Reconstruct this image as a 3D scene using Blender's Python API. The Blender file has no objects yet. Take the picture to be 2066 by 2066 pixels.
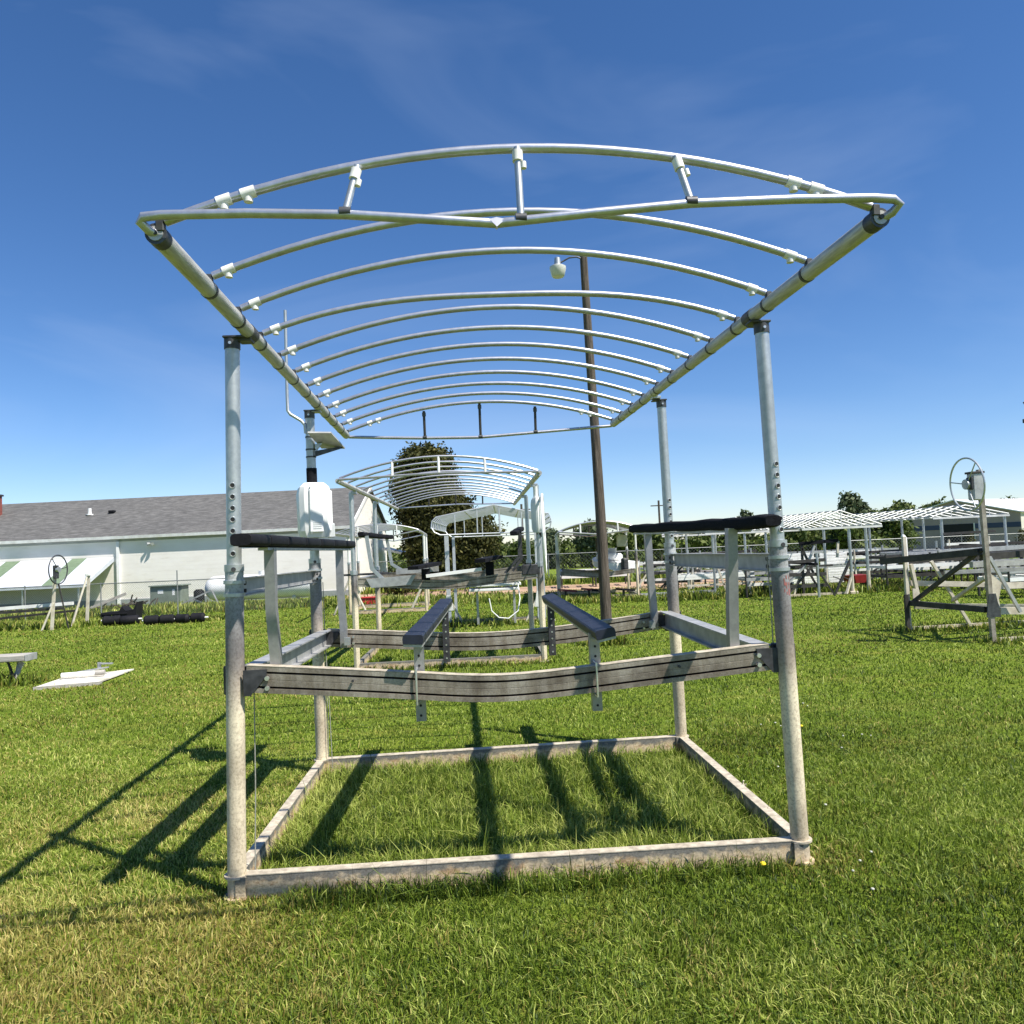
import bpy, math, random
import numpy as np
from mathutils import Vector, Matrix
random.seed(7); RNG = np.random.default_rng(11)
R = math.radians
sc = bpy.context.scene
COL = sc.collection

# ------------------------------------------------------------------ camera, sky, sun, exposure
cam_d = bpy.data.cameras.new('camera'); cam = bpy.data.objects.new('camera', cam_d); COL.objects.link(cam)
CAM = Vector((1.1918, -4.114, 1.7238)); YAW, PITCH, ROLL = 0.0646, 0.0430, -0.0445
fw = Vector((math.sin(YAW)*math.cos(PITCH), math.cos(YAW)*math.cos(PITCH), math.sin(PITCH)))
rt = Vector((math.cos(YAW), -math.sin(YAW), 0)); up = rt.cross(fw)
r2 = rt*math.cos(ROLL) + up*math.sin(ROLL); u2 = up*math.cos(ROLL) - rt*math.sin(ROLL)
m = Matrix((r2, u2, -fw)).transposed().to_4x4(); m.translation = CAM
cam.matrix_world = m
cam_d.sensor_width = 36; cam_d.lens = 1572.74/2066*36; cam_d.clip_start = 0.05; cam_d.clip_end = 3000
sc.camera = cam

SUN_DIR = Vector((0.535, -0.40, 1.0)).normalized()          # towards the sun
SUN_EL = math.asin(SUN_DIR.z); SUN_AZ = math.atan2(SUN_DIR.x, SUN_DIR.y)
w = bpy.data.worlds.new('World'); sc.world = w; w.use_nodes = True
nt = w.node_tree; nt.nodes.clear()
def wn(t, **k):
    n = nt.nodes.new(t)
    for a, b in k.items(): setattr(n, a, b)
    return n
sky = wn('ShaderNodeTexSky', sky_type='NISHITA', sun_disc=False)
sky.sun_elevation = SUN_EL; sky.sun_rotation = SUN_AZ; sky.altitude = 250; sky.air_density = 0.86; sky.dust_density = 0.08; sky.ozone_density = 3.0
bg = wn('ShaderNodeBackground'); bg.inputs['Strength'].default_value = 0.085
out = wn('ShaderNodeOutputWorld')
tc = wn('ShaderNodeTexCoord')
mp = wn('ShaderNodeMapping'); mp.inputs['Scale'].default_value = (1.0, 1.6, 4.2); mp.inputs['Rotation'].default_value = (0.15, 0.55, 0.5)
nz = wn('ShaderNodeTexNoise'); nz.inputs['Scale'].default_value = 1.25; nz.inputs['Detail'].default_value = 5; nz.inputs['Roughness'].default_value = 0.52; nz.inputs['Distortion'].default_value = 0.7
rp = wn('ShaderNodeValToRGB'); rp.color_ramp.elements[0].position = 0.50; rp.color_ramp.elements[1].position = 0.86
rp.color_ramp.elements[0].color = (0, 0, 0, 1); rp.color_ramp.elements[1].color = (0.23, 0.23, 0.23, 1)
mx = wn('ShaderNodeMix', data_type='RGBA'); mx.inputs['B'].default_value = (5.0, 6.0, 7.8, 1)
nt.links.new(tc.outputs['Generated'], mp.inputs['Vector']); nt.links.new(mp.outputs['Vector'], nz.inputs['Vector'])
nt.links.new(nz.outputs['Fac'], rp.inputs['Fac']); nt.links.new(rp.outputs['Color'], mx.inputs['Factor'])
hs = wn('ShaderNodeHueSaturation'); hs.inputs['Saturation'].default_value = 1.20
tint = wn('ShaderNodeMix', data_type='RGBA', blend_type='MULTIPLY'); tint.inputs['Factor'].default_value = 1; tint.inputs['B'].default_value = (.97, .96, 1.05, 1)
nt.links.new(sky.outputs['Color'], hs.inputs['Color']); nt.links.new(hs.outputs['Color'], tint.inputs['A']); nt.links.new(tint.outputs['Result'], mx.inputs['A']); nt.links.new(mx.outputs['Result'], bg.inputs['Color']); nt.links.new(bg.outputs['Background'], out.inputs['Surface'])

sl = bpy.data.lights.new('sun', 'SUN'); sl.energy = 5.0; sl.angle = R(0.53); sl.color = (1.0, 0.95, 0.86)
so = bpy.data.objects.new('sun', sl); COL.objects.link(so); so.rotation_euler = SUN_DIR.to_track_quat('Z', 'Y').to_euler(); so.location = (10, -10, 20)
vs = sc.view_settings; vs.view_transform = 'Standard'; vs.look = 'None'; vs.exposure = 0.75; vs.gamma = 1; vs.use_curve_mapping = False

# ------------------------------------------------------------------ materials
def new_mat(name):
    m = bpy.data.materials.new(name); m.use_nodes = True
    t = m.node_tree; t.nodes.clear()
    o = t.nodes.new('ShaderNodeOutputMaterial'); b = t.nodes.new('ShaderNodeBsdfPrincipled')
    t.links.new(b.outputs[0], o.inputs['Surface'])
    return m, t, b
def tnode(t, ty, **k):
    n = t.nodes.new(ty)
    for a, v in k.items():
        if a in n.inputs: n.inputs[a].default_value = v
        else: setattr(n, a, v)
    return n
def noise(t, scale, detail=4, rough=.55, stretch=(1, 1, 1), obj=False, dist=0.):
    if obj: c = t.nodes.new('ShaderNodeTexCoord').outputs['Object']
    else: c = t.nodes.new('ShaderNodeNewGeometry').outputs['Position']
    mp = t.nodes.new('ShaderNodeMapping'); mp.inputs['Scale'].default_value = stretch
    n = t.nodes.new('ShaderNodeTexNoise'); n.inputs['Scale'].default_value = scale; n.inputs['Detail'].default_value = detail; n.inputs['Roughness'].default_value = rough; n.inputs['Distortion'].default_value = dist
    t.links.new(c, mp.inputs['Vector']); t.links.new(mp.outputs['Vector'], n.inputs['Vector'])
    return n.outputs['Fac']
def ramp(t, fac, stops):
    r = t.nodes.new('ShaderNodeValToRGB'); e = r.color_ramp.elements
    while len(e) < len(stops): e.new(0.5)
    for i, (p, c) in enumerate(stops):
        e[i].position = p; e[i].color = (*c, 1) if len(c) == 3 else c
    t.links.new(fac, r.inputs['Fac']); return r.outputs['Color']
def mixc(t, f, a, b, mode='MIX'):
    n = t.nodes.new('ShaderNodeMix'); n.data_type = 'RGBA'; n.blend_type = mode
    for s, v in (('Factor', f), ('A', a), ('B', b)):
        if hasattr(v, 'is_linked'): t.links.new(v, n.inputs[s])
        elif s == 'Factor': n.inputs[s].default_value = v
        else: n.inputs[s].default_value = (*v, 1)
    return n.outputs['Result']
def bumpn(t, b, fac, strength, dist=0.01):
    n = t.nodes.new('ShaderNodeBump'); n.inputs['Strength'].default_value = strength; n.inputs['Distance'].default_value = dist
    t.links.new(fac, n.inputs['Height']); t.links.new(n.outputs['Normal'], b.inputs['Normal'])
def M(name, c1, c2=None, scale=6., rough=.6, metal=0., bump=0., stretch=(1, 1, 1), spec=.5, lo=.35, hi=.65, detail=5, obj=False, bscale=None, bdist=.01):
    m, t, b = new_mat(name)
    b.inputs['Roughness'].default_value = rough; b.inputs['Metallic'].default_value = metal; b.inputs['Specular IOR Level'].default_value = spec
    if c2 is None: c2 = tuple(x*.82 for x in c1)
    f = noise(t, scale, detail, .6, stretch, obj)
    t.links.new(ramp(t, f, [(lo, c1), (hi, c2)]), b.inputs['Base Color'])
    if bump:
        bf = noise(t, bscale or scale*3, 4, .6, stretch, obj)
        bumpn(t, b, bf, bump, bdist)
    return m

def galv(name, c1, c2, rough=.42, metal=.55, sc_=26.):
    m, t, b = new_mat(name)
    f = noise(t, sc_, 3, .7); f2 = noise(t, 3.1, 4, .6, (1, 1, .4))
    c = ramp(t, f, [(.3, c1), (.72, c2)])
    c = mixc(t, ramp(t, f2, [(.45, (0, 0, 0)), (.75, (.55, .55, .55))]), c, tuple(x*.62 for x in c2))
    t.links.new(c, b.inputs['Base Color'])
    b.inputs['Metallic'].default_value = metal
    rr = t.nodes.new('ShaderNodeMapRange'); rr.inputs['To Min'].default_value = rough-.1; rr.inputs['To Max'].default_value = rough+.15
    t.links.new(f2, rr.inputs['Value']); t.links.new(rr.outputs[0], b.inputs['Roughness'])
    return m
GALV = galv('galvanised_steel', (.58, .60, .60), (.42, .44, .45), .42, .72)
UPR = galv('dull_steel_strap', (.36, .36, .36), (.26, .26, .265), .38, .5)
PIPE = galv('canopy_pipe', (.55, .56, .62), (.41, .42, .47), .36, .70)
RAILM = M('weathered_rail', (.56, .555, .53), (.36, .355, .335), 12, .5, .35, .15, (6, .5, 6))
CLAMP = M('dark_clamp', (.10, .105, .11), (.05, .05, .055), 14, .5, .6)
ALU = M('weathered_aluminium', (.50, .50, .49), (.34, .34, .34), 9, .5, .5, .1)
PLATE = M('dark_bracket', (.07, .07, .075), (.03, .03, .032), 20, .55, .3)
BOLT = M('zinc_bolt', (.72, .72, .70), None, 20, .35, .8)
FENCEM = M('fence_wire', (.26, .27, .27), (.18, .19, .19), 9, .5, .3)
DARKB = M('dark_beam', (.060, .055, .050), (.030, .028, .026), 8, .6, .3)
CREAM = M('sun_bleached_aluminium', (.66, .61, .50), (.46, .41, .33), 7, .6, .1)
WHITE = M('white_plastic', (.80, .80, .79), (.70, .70, .69), 5, .42, 0)
WHITEP = M('white_paint', (.78, .78, .76), (.62, .61, .58), 4, .55, 0)
CLIP = M('white_clip', (.80, .79, .75), (.66, .64, .60), 30, .5)
BLACK = M('black_carpet', (.012, .013, .017), (.006, .006, .008), 60, .95, 0, .6, spec=.15, bscale=240, bdist=.004)
VINYL = M('slate_bunk_cover', (.019, .023, .040), (.012, .014, .024), 18, .5, 0, .25, spec=.4, bscale=120, bdist=.003)
RUBBER = M('black_plastic', (.012, .012, .015), (.007, .007, .009), 22, .7, 0, .2, spec=.2)
WOOD = M('weathered_pole_wood', (.17, .14, .115), (.060, .048, .038), 9, .9, 0, .9, (6, 6, .22), spec=.2, bscale=16, bdist=.03)
PLANK = M('grey_plank', (.42, .40, .36), (.28, .26, .23), 5, .85, 0, .3, (1, 9, 9))
RED = M('red_plastic', (.55, .045, .04), (.42, .03, .03), 6, .45)
DKRED = M('dark_red_paint', (.25, .02, .02), (.16, .015, .015), 8, .5)
ROPE = M('steel_cable', (.42, .42, .36), (.28, .28, .24), 60, .6, .3)
PAINTRED = M('red_spray_paint', (.34, .10, .09), (.22, .12, .11), 60, .8)
GREENP = M('cabinet_green', (.20, .24, .20), (.15, .18, .15), 5, .6)
TARP = M('blue_tarp', (.03, .09, .16), (.02, .05, .09), 3, .6)
SOLAR = M('solar_cell', (.03, .035, .06), (.02, .025, .045), 12, .15, .2)

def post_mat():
    m, t, b = new_mat('lime_stained_shaded_post')
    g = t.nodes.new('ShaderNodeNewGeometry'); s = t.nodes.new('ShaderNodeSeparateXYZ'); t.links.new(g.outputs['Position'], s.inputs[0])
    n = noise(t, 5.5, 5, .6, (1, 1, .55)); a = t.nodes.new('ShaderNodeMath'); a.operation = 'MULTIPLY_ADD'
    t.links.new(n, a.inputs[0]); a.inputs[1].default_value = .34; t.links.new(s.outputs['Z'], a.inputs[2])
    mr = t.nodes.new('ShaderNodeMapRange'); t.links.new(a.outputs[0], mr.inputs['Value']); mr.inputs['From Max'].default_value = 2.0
    col = ramp(t, mr.outputs[0], [(.05, (.52, .38, .26)), (.14, (.72, .62, .44)), (.54, (.77, .68, .50)), (.63, (.42, .36, .29)), (.71, (.20, .185, .18)), (.80, (.27, .27, .275)), (.90, (.46, .48, .49))])  # cream lime below; dark band paints in grime and guide pad shade
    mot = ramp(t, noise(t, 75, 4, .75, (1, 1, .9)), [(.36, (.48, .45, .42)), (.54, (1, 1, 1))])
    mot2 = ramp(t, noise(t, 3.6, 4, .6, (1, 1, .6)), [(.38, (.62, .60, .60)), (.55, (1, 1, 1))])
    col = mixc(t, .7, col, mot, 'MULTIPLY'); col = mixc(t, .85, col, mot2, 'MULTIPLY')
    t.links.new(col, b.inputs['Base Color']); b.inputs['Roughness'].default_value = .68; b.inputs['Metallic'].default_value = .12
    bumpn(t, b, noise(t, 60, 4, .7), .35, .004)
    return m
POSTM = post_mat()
def beam_mat(name, c1, c2, c3, stain):
    m, t, b = new_mat(name)
    col = ramp(t, noise(t, 4.5, 6, .68, (1, 1, 1.2)), [(.34, c1), (.50, c2), (.66, c3)])
    fine = ramp(t, noise(t, 130, 4, .75), [(.34, (.58, .55, .52)), (.58, (1, 1, 1))])
    col = mixc(t, stain, col, fine, 'MULTIPLY')
    streak = ramp(t, noise(t, 14, 4, .65, (1, 1, .10)), [(.42, (.66, .62, .57)), (.56, (1, 1, 1))])
    col = mixc(t, .7, col, streak, 'MULTIPLY')
    t.links.new(col, b.inputs['Base Color']); b.inputs['Roughness'].default_value = .5; b.inputs['Metallic'].default_value = .4
    bumpn(t, b, noise(t, 120, 3, .6), .12, .002)
    return m
CRADLE = beam_mat('stained_cradle_beam', (.50, .455, .385), (.35, .31, .26), (.20, .17, .14), .8)
def frame_mat():
    m, t, b = new_mat('silt_stained_frame')
    col = ramp(t, noise(t, 6, 6, .7, (1, 1, 2.2)), [(.34, (.24, .20, .15)), (.43, (.50, .40, .27)), (.52, (.68, .54, .35)), (.60, (.47, .31, .17)), (.70, (.22, .17, .12))])
    g = t.nodes.new('ShaderNodeNewGeometry'); sx = t.nodes.new('ShaderNodeSeparateXYZ'); t.links.new(g.outputs['Position'], sx.inputs[0])
    n = noise(t, 13, 5, .65, (1, 1, 1.5)); a = t.nodes.new('ShaderNodeMath'); a.operation = 'MULTIPLY_ADD'; t.links.new(n, a.inputs[0]); a.inputs[1].default_value = .12; t.links.new(sx.outputs['Z'], a.inputs[2])
    up_ = ramp(t, a.outputs[0], [(.135, (0, 0, 0)), (.160, (1, 1, 1))])
    col = mixc(t, up_, col, (.19, .18, .155))
    fine = ramp(t, noise(t, 85, 4, .75), [(.38, (.50, .46, .42)), (.56, (1, 1, 1))])
    col = mixc(t, .7, col, fine, 'MULTIPLY')
    t.links.new(col, b.inputs['Base Color']); b.inputs['Roughness'].default_value = .75; bumpn(t, b, noise(t, 90, 4, .7), .3, .003)
    return m
FRAME = frame_mat()
FLANGE = M('bleached_flange', (.60, .53, .41), (.34, .29, .22), 22, .6, .1, .1)

def siding_mat():
    m, t, b = new_mat('white_lap_siding')
    g = t.nodes.new('ShaderNodeNewGeometry'); s = t.nodes.new('ShaderNodeSeparateXYZ'); t.links.new(g.outputs['Position'], s.inputs[0])
    md = t.nodes.new('ShaderNodeMath'); md.operation = 'MULTIPLY'; md.inputs[1].default_value = 6.0; t.links.new(s.outputs['Z'], md.inputs[0])
    fr = t.nodes.new('ShaderNodeMath'); fr.operation = 'FRACT'; md.inputs[1].default_value = -6.0; t.links.new(md.outputs[0], fr.inputs[0])
    bumpn(t, b, fr.outputs[0], .16, .02)
    col = ramp(t, noise(t, 1.1, 5, .6, (1, 1, 2.5)), [(.35, (.82, .78, .73)), (.65, (.76, .715, .66))])
    dirt = ramp(t, noise(t, .9, 6, .7, (1, 1, 6)), [(.60, (1, 1, 1)), (.74, (.72, .68, .60))])
    t.links.new(mixc(t, .5, col, dirt, 'MULTIPLY'), b.inputs['Base Color']); b.inputs['Roughness'].default_value = .6
    return m
SIDING = siding_mat()
def shingle_mat():
    m, t, b = new_mat('grey_shingle')
    f = noise(t, 5, 5, .7, (.55, 2.4, 2.4)); f2 = noise(t, .6, 3, .5)
    col = ramp(t, f, [(.30, (.055, .054, .053)), (.52, (.105, .103, .101)), (.74, (.190, .187, .183))])
    col = mixc(t, .4, col, ramp(t, f2, [(.35, (.8, .8, .8)), (.65, (1.1, 1.08, 1.05))]), 'MULTIPLY')
    t.links.new(col, b.inputs['Base Color']); b.inputs['Roughness'].default_value = .95; bumpn(t, b, f, .6, .03)
    return m
SHINGLE = shingle_mat()
GUTTER = M('gutter_grey', (.60, .62, .62), None, 4, .5)
SOFFIT = M('soffit', (.30, .32, .33), None, 4, .7)
BRICK = M('brick_red', (.27, .075, .055), (.18, .05, .04), 12, .9)
AWNW = M('awning_white', (.56, .59, .64), (.46, .49, .54), 3, .6)
AWNG = M('awning_green', (.16, .22, .14), (.12, .17, .10), 6, .7)
BWALL = M('metal_wall_shaded', (.34, .275, .255), (.29, .235, .22), .6, .55, 0, 0, (1, 1, .2))  # gable wall: its shade is put into a darker grey
BSIDE = M('metal_wall_lit', (.62, .60, .52), None, 1, .55)  # long side walls: sunlit tone put into the colour
NAVY = M('navy_band', (.025, .045, .11), None, 2, .5)
BROOF = M('white_metal_roof', (.78, .79, .80), (.72, .73, .75), .4, .5)
DOORK = M('dark_doorway', (.012, .012, .013), None, 2, .8)
DIRT = M('bare_dirt', (.44, .29, .19), (.33, .22, .14), 1.5, .95, 0, .5, bscale=14)

def grass_col(t, rnd, dry):
    g = ramp(t, rnd, [(0., (.016, .036, .004)), (.35, (.094, .150, .013)), (.70, (.215, .284, .033)), (1., (.50, .53, .14))])
    d = ramp(t, rnd, [(0., (.13, .095, .022)), (.4, (.33, .25, .065)), (1., (.60, .48, .19))])
    return mixc(t, dry, g, d)
def grass_mat():
    m, t, b = new_mat('lawn_grass')
    a = t.nodes.new('ShaderNodeAttribute'); a.attribute_name = 'rnd'; d = t.nodes.new('ShaderNodeAttribute'); d.attribute_name = 'dry'
    col = grass_col(t, a.outputs['Fac'], d.outputs['Fac'])
    t.links.new(col, b.inputs['Base Color']); b.inputs['Roughness'].default_value = .55; b.inputs['Specular IOR Level'].default_value = .25
    tr = t.nodes.new('ShaderNodeBsdfTranslucent'); t.links.new(col, tr.inputs['Color'])
    ms = t.nodes.new('ShaderNodeMixShader'); ms.inputs[0].default_value = .22
    o = [n for n in t.nodes if n.type == 'OUTPUT_MATERIAL'][0]
    t.links.new(b.outputs[0], ms.inputs[1]); t.links.new(tr.outputs[0], ms.inputs[2]); t.links.new(ms.outputs[0], o.inputs['Surface'])
    return m
GRASS = grass_mat()
def ground_mat():
    m, t, b = new_mat('lawn_ground')
    f = noise(t, 30, 6, .75, (1, .45, 1)); f1 = noise(t, 1.4, 5, .65, (.5, 1.6, 1)); f2 = noise(t, .35, 4, .6, (.6, 1.5, 1))
    dry = ramp(t, f1, [(.50, (.0, .0, .0)), (.76, (.5, .5, .5))])
    rnd = ramp(t, f, [(.3, (.15, .15, .15)), (.7, (.85, .85, .85))])
    col = grass_col(t, rnd, dry)
    col = mixc(t, .6, col, ramp(t, f2, [(.35, (.72, .78, .72)), (.65, (1.08, 1.06, .98))]), 'MULTIPLY')
    t.links.new(col, b.inputs['Base Color']); b.inputs['Roughness'].default_value = .95; b.inputs['Specular IOR Level'].default_value = .1
    bumpn(t, b, f, .8, .05)
    return m
GROUND = ground_mat()
def leaf_mat(name, c0, c1, c2):
    m, t, b = new_mat(name)
    a = t.nodes.new('ShaderNodeAttribute'); a.attribute_name = 'rnd'
    col = ramp(t, a.outputs['Fac'], [(0., c0), (.55, c1), (1., c2)])
    t.links.new(col, b.inputs['Base Color']); b.inputs['Roughness'].default_value = .65; b.inputs['Specular IOR Level'].default_value = .2
    tr = t.nodes.new('ShaderNodeBsdfTranslucent'); t.links.new(col, tr.inputs['Color'])
    ms = t.nodes.new('ShaderNodeMixShader'); ms.inputs[0].default_value = .25
    o = [n for n in t.nodes if n.type == 'OUTPUT_MATERIAL'][0]
    t.links.new(b.outputs[0], ms.inputs[1]); t.links.new(tr.outputs[0], ms.inputs[2]); t.links.new(ms.outputs[0], o.inputs['Surface'])
    return m
CYPL = leaf_mat('cypress_leaf', (.020, .024, .006), (.055, .060, .014), (.140, .128, .036))
TREEL = leaf_mat('tree_leaf', (.036, .058, .014), (.085, .118, .028), (.18, .21, .065))
PALEL = leaf_mat('pale_leaf', (.05, .075, .035), (.11, .14, .07), (.22, .25, .15))
BARK = M('bark', (.10, .08, .06), (.055, .045, .035), 8, .95, 0, .5, (3, 3, .5))
YEL = M('dandelion_yellow', (.80, .62, .02), None, 20, .7)
PUFF = M('seed_head_white', (.50, .50, .42), None, 20, .9)

# ------------------------------------------------------------------ mesh builder
WORLD_ROOT = {}
class MB:
    def __init__(s): s.v = []; s.f = []
    def add(s, vs, fs):
        o = len(s.v); s.v += [tuple(v) for v in vs]; s.f += [tuple(i+o for i in f) for f in fs]; return s
    def box(s, c, d, rz=0, rot=None):
        Mx = rot if rot is not None else Matrix.Rotation(rz, 3, 'Z'); c = Vector(c); h = [x/2 for x in d]
        vs = [c + Mx @ Vector((sx*h[0], sy*h[1], sz*h[2])) for sz in (-1, 1) for sx, sy in ((-1, -1), (1, -1), (1, 1), (-1, 1))]
        return s.add(vs, [(3, 2, 1, 0), (4, 5, 6, 7), (0, 1, 5, 4), (1, 2, 6, 5), (2, 3, 7, 6), (3, 0, 4, 7)])
    def bbox(s, c, d, bev=.01, rz=0, rot=None):          # bevelled box (chamfered vertical + horizontal edges)
        Mx = rot if rot is not None else Matrix.Rotation(rz, 3, 'Z'); c = Vector(c); x, y, z = [q/2 for q in d]; b = min(bev, x*.9, y*.9, z*.9)
        ring = lambda X, Y, Z, k: [(X-k, -Y, Z), (X, -Y+k, Z), (X, Y-k, Z), (X-k, Y, Z), (-X+k, Y, Z), (-X, Y-k, Z), (-X, -Y+k, Z), (-X+k, -Y, Z)]
        pts = ring(x-b, y-b, -z, b*.4) + ring(x, y, -z+b, b) + ring(x, y, z-b, b) + ring(x-b, y-b, z, b*.4)
        fs = [tuple(reversed(range(8))), tuple(range(24, 32))]
        for k in range(3):
            for i in range(8): fs.append((k*8+i, k*8+(i+1) % 8, k*8+8+(i+1) % 8, k*8+8+i))
        return s.add([c + Mx @ Vector(p) for p in pts], fs)
    def bar(s, p, q, w_, h_, up=(0, 0, 1)):
        return s.sweep([(-w_/2, -h_/2), (w_/2, -h_/2), (w_/2, h_/2), (-w_/2, h_/2)], [p, q], up)
    def sweep(s, prof, path, up=(0, 0, 1)):
        P = [Vector(p) for p in path]; n = len(prof); vs = []; fs = []
        for i, p in enumerate(P):
            d = (P[min(i+1, len(P)-1)] - P[max(i-1, 0)]).normalized(); u = Vector(up)
            if abs(d.dot(u)) > .98: u = Vector((0, 1, 0))
            sd = d.cross(u).normalized(); uu = sd.cross(d)
            vs += [p + sd*a + uu*b for a, b in prof]
        for i in range(len(P)-1):
            for k in range(n): fs.append((i*n+k, i*n+(k+1) % n, (i+1)*n+(k+1) % n, (i+1)*n+k))
        fs.append(tuple(reversed(range(n)))); fs.append(tuple((len(P)-1)*n+k for k in range(n)))
        return s.add(vs, fs)
    def tube(s, path, r, n=10, cap=True):
        P = [Vector(p) for p in path]; rr = r if hasattr(r, '__len__') else [r]*len(P); vs = []; fs = []
        u = None
        for i, p in enumerate(P):
            d = (P[min(i+1, len(P)-1)] - P[max(i-1, 0)]).normalized()
            if u is None:
                u = Vector((0, 0, 1)) if abs(d.z) < .9 else Vector((0, 1, 0))
            sd = d.cross(u).normalized(); u = sd.cross(d).normalized()
            vs += [p + (sd*math.cos(2*math.pi*k/n) + u*math.sin(2*math.pi*k/n))*rr[i] for k in range(n)]
        for i in range(len(P)-1):
            for k in range(n): fs.append((i*n+k, i*n+(k+1) % n, (i+1)*n+(k+1) % n, (i+1)*n+k))
        if cap: fs.append(tuple(reversed(range(n)))); fs.append(tuple((len(P)-1)*n+k for k in range(n)))
        return s.add(vs, fs)
    def prism(s, poly, vec):                         # polygon of 3-d points extruded by vec
        n = len(poly); vec = Vector(vec); a = [Vector(p) for p in poly]
        return s.add(a + [p+vec for p in a], [tuple(reversed(range(n))), tuple(range(n, 2*n))] + [(k, (k+1) % n, n+(k+1) % n, n+k) for k in range(n)])
    def build(s, name, mat, parent=None, smooth=True, ang=40, rnd=None):
        me = bpy.data.meshes.new(name); v = s.v
        if parent is not None:
            root = parent
            while root.parent: root = root.parent
            if root.name in WORLD_ROOT:
                L = root.location; v = [(x-L.x, y-L.y, z-L.z) for x, y, z in v]
        me.from_pydata(v, [], s.f); me.update()
        if smooth:
            me.polygons.foreach_set('use_smooth', [True]*len(me.polygons)); me.set_sharp_from_angle(angle=R(ang))
        me.materials.append(mat)
        o = bpy.data.objects.new(name, me); COL.objects.link(o)
        if parent is not None: o.parent = parent
        return o
def tag(o, label=None, cat=None, group=None, kind=None):
    if label: o['label'] = label
    if cat: o['category'] = cat
    if group: o['group'] = group
    if kind: o['kind'] = kind
    return o
def thing(name, label, cat, loc=(0, 0, 0), rz=0., group=None, world=False):
    o = bpy.data.objects.new(name, None); COL.objects.link(o); o.empty_display_size = .2
    o.location = loc; o.rotation_euler = (0, 0, rz)
    if world: WORLD_ROOT[o.name] = True
    return tag(o, label, cat, group)
def copy_tree(o, parent=None):
    c = o.copy(); COL.objects.link(c); c.parent = parent
    for ch in list(o.children): copy_tree(ch, c)
    return c
def arc(p, q, rise, n=20):                           # parabola-like arch between p and q
    p, q = Vector(p), Vector(q)
    return [p.lerp(q, t) + Vector((0, 0, rise*(1-(2*t-1)**2))) for t in [i/n for i in range(n+1)]]
def ring_pts(c, r, axis, n=24, ph=0):
    a = Vector(axis).normalized(); u = a.cross(Vector((0, 0, 1)))
    if u.length < .1: u = Vector((1, 0, 0))
    u.normalize(); v = a.cross(u)
    return [Vector(c) + (u*math.cos(2*math.pi*k/n+ph) + v*math.sin(2*math.pi*k/n+ph))*r for k in range(n+1)]
def IPROF(h, wf, tf=.008, tw=.006):
    a, b, c = wf/2, h, tw/2
    return [(-a, 0), (a, 0), (a, tf), (c, tf), (c, b-tf), (a, b-tf), (a, b), (-a, b), (-a, b-tf), (-c, b-tf), (-c, tf), (-a, tf)]
def CPROF(h, wf, tf=.008, s=1):                      # channel, web on side s
    a = wf/2*s
    p = [(-a, 0), (a, 0), (a, tf), (-a+.008*s, tf), (-a+.008*s, h-tf), (a, h-tf), (a, h), (-a, h)]
    return p if s > 0 else list(reversed(p))

# ------------------------------------------------------------------ numpy value noise
_LAT = RNG.random((256, 256))
def vnoise(x, y, s):
    x = x*s+1000.3; y = y*s+1000.7; xi = np.floor(x).astype(int); yi = np.floor(y).astype(int); fx = x-xi; fy = y-yi
    fx = fx*fx*(3-2*fx); fy = fy*fy*(3-2*fy); g = lambda a, b: _LAT[a % 256, b % 256]
    return (g(xi, yi)*(1-fx)+g(xi+1, yi)*fx)*(1-fy)+(g(xi, yi+1)*(1-fx)+g(xi+1, yi+1)*fx)*fy
def fbm(x, y, s): return .55*vnoise(x, y, s)+.3*vnoise(x, y, s*2.1)+.15*vnoise(x, y, s*4.3)
def ground_z(x, y):                                  # lawn is flat near by and falls away gently far off
    r = np.hypot(np.asarray(x, float)-1.2, np.asarray(y, float)+4.1); t = np.clip((r-42)/55, 0, 1)
    return -1.1*t*t*(3-2*t)
def np_mesh(name, V, quads, tris, mat, attrs, parent=None):
    me = bpy.data.meshes.new(name); nq, ntri = len(quads), len(tris)
    me.vertices.add(len(V)); me.vertices.foreach_set('co', np.ascontiguousarray(V, dtype=np.float32).ravel())
    loops = np.concatenate([np.asarray(quads).ravel(), np.asarray(tris).ravel()]) if ntri else np.asarray(quads).ravel()
    me.loops.add(len(loops)); me.loops.foreach_set('vertex_index', loops.astype(np.int32))
    me.polygons.add(nq+ntri); st = np.concatenate([np.arange(nq)*4, nq*4+np.arange(ntri)*3]).astype(np.int32)
    me.polygons.foreach_set('loop_start', st)
    me.update(calc_edges=True)
    for k, a in attrs.items():
        at = me.attributes.new(k, 'FLOAT', 'POINT'); at.data.foreach_set('value', np.asarray(a, dtype=np.float32))
    me.materials.append(mat); o = bpy.data.objects.new(name, me); COL.objects.link(o)
    if parent is not None: o.parent = parent
    return o

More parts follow.
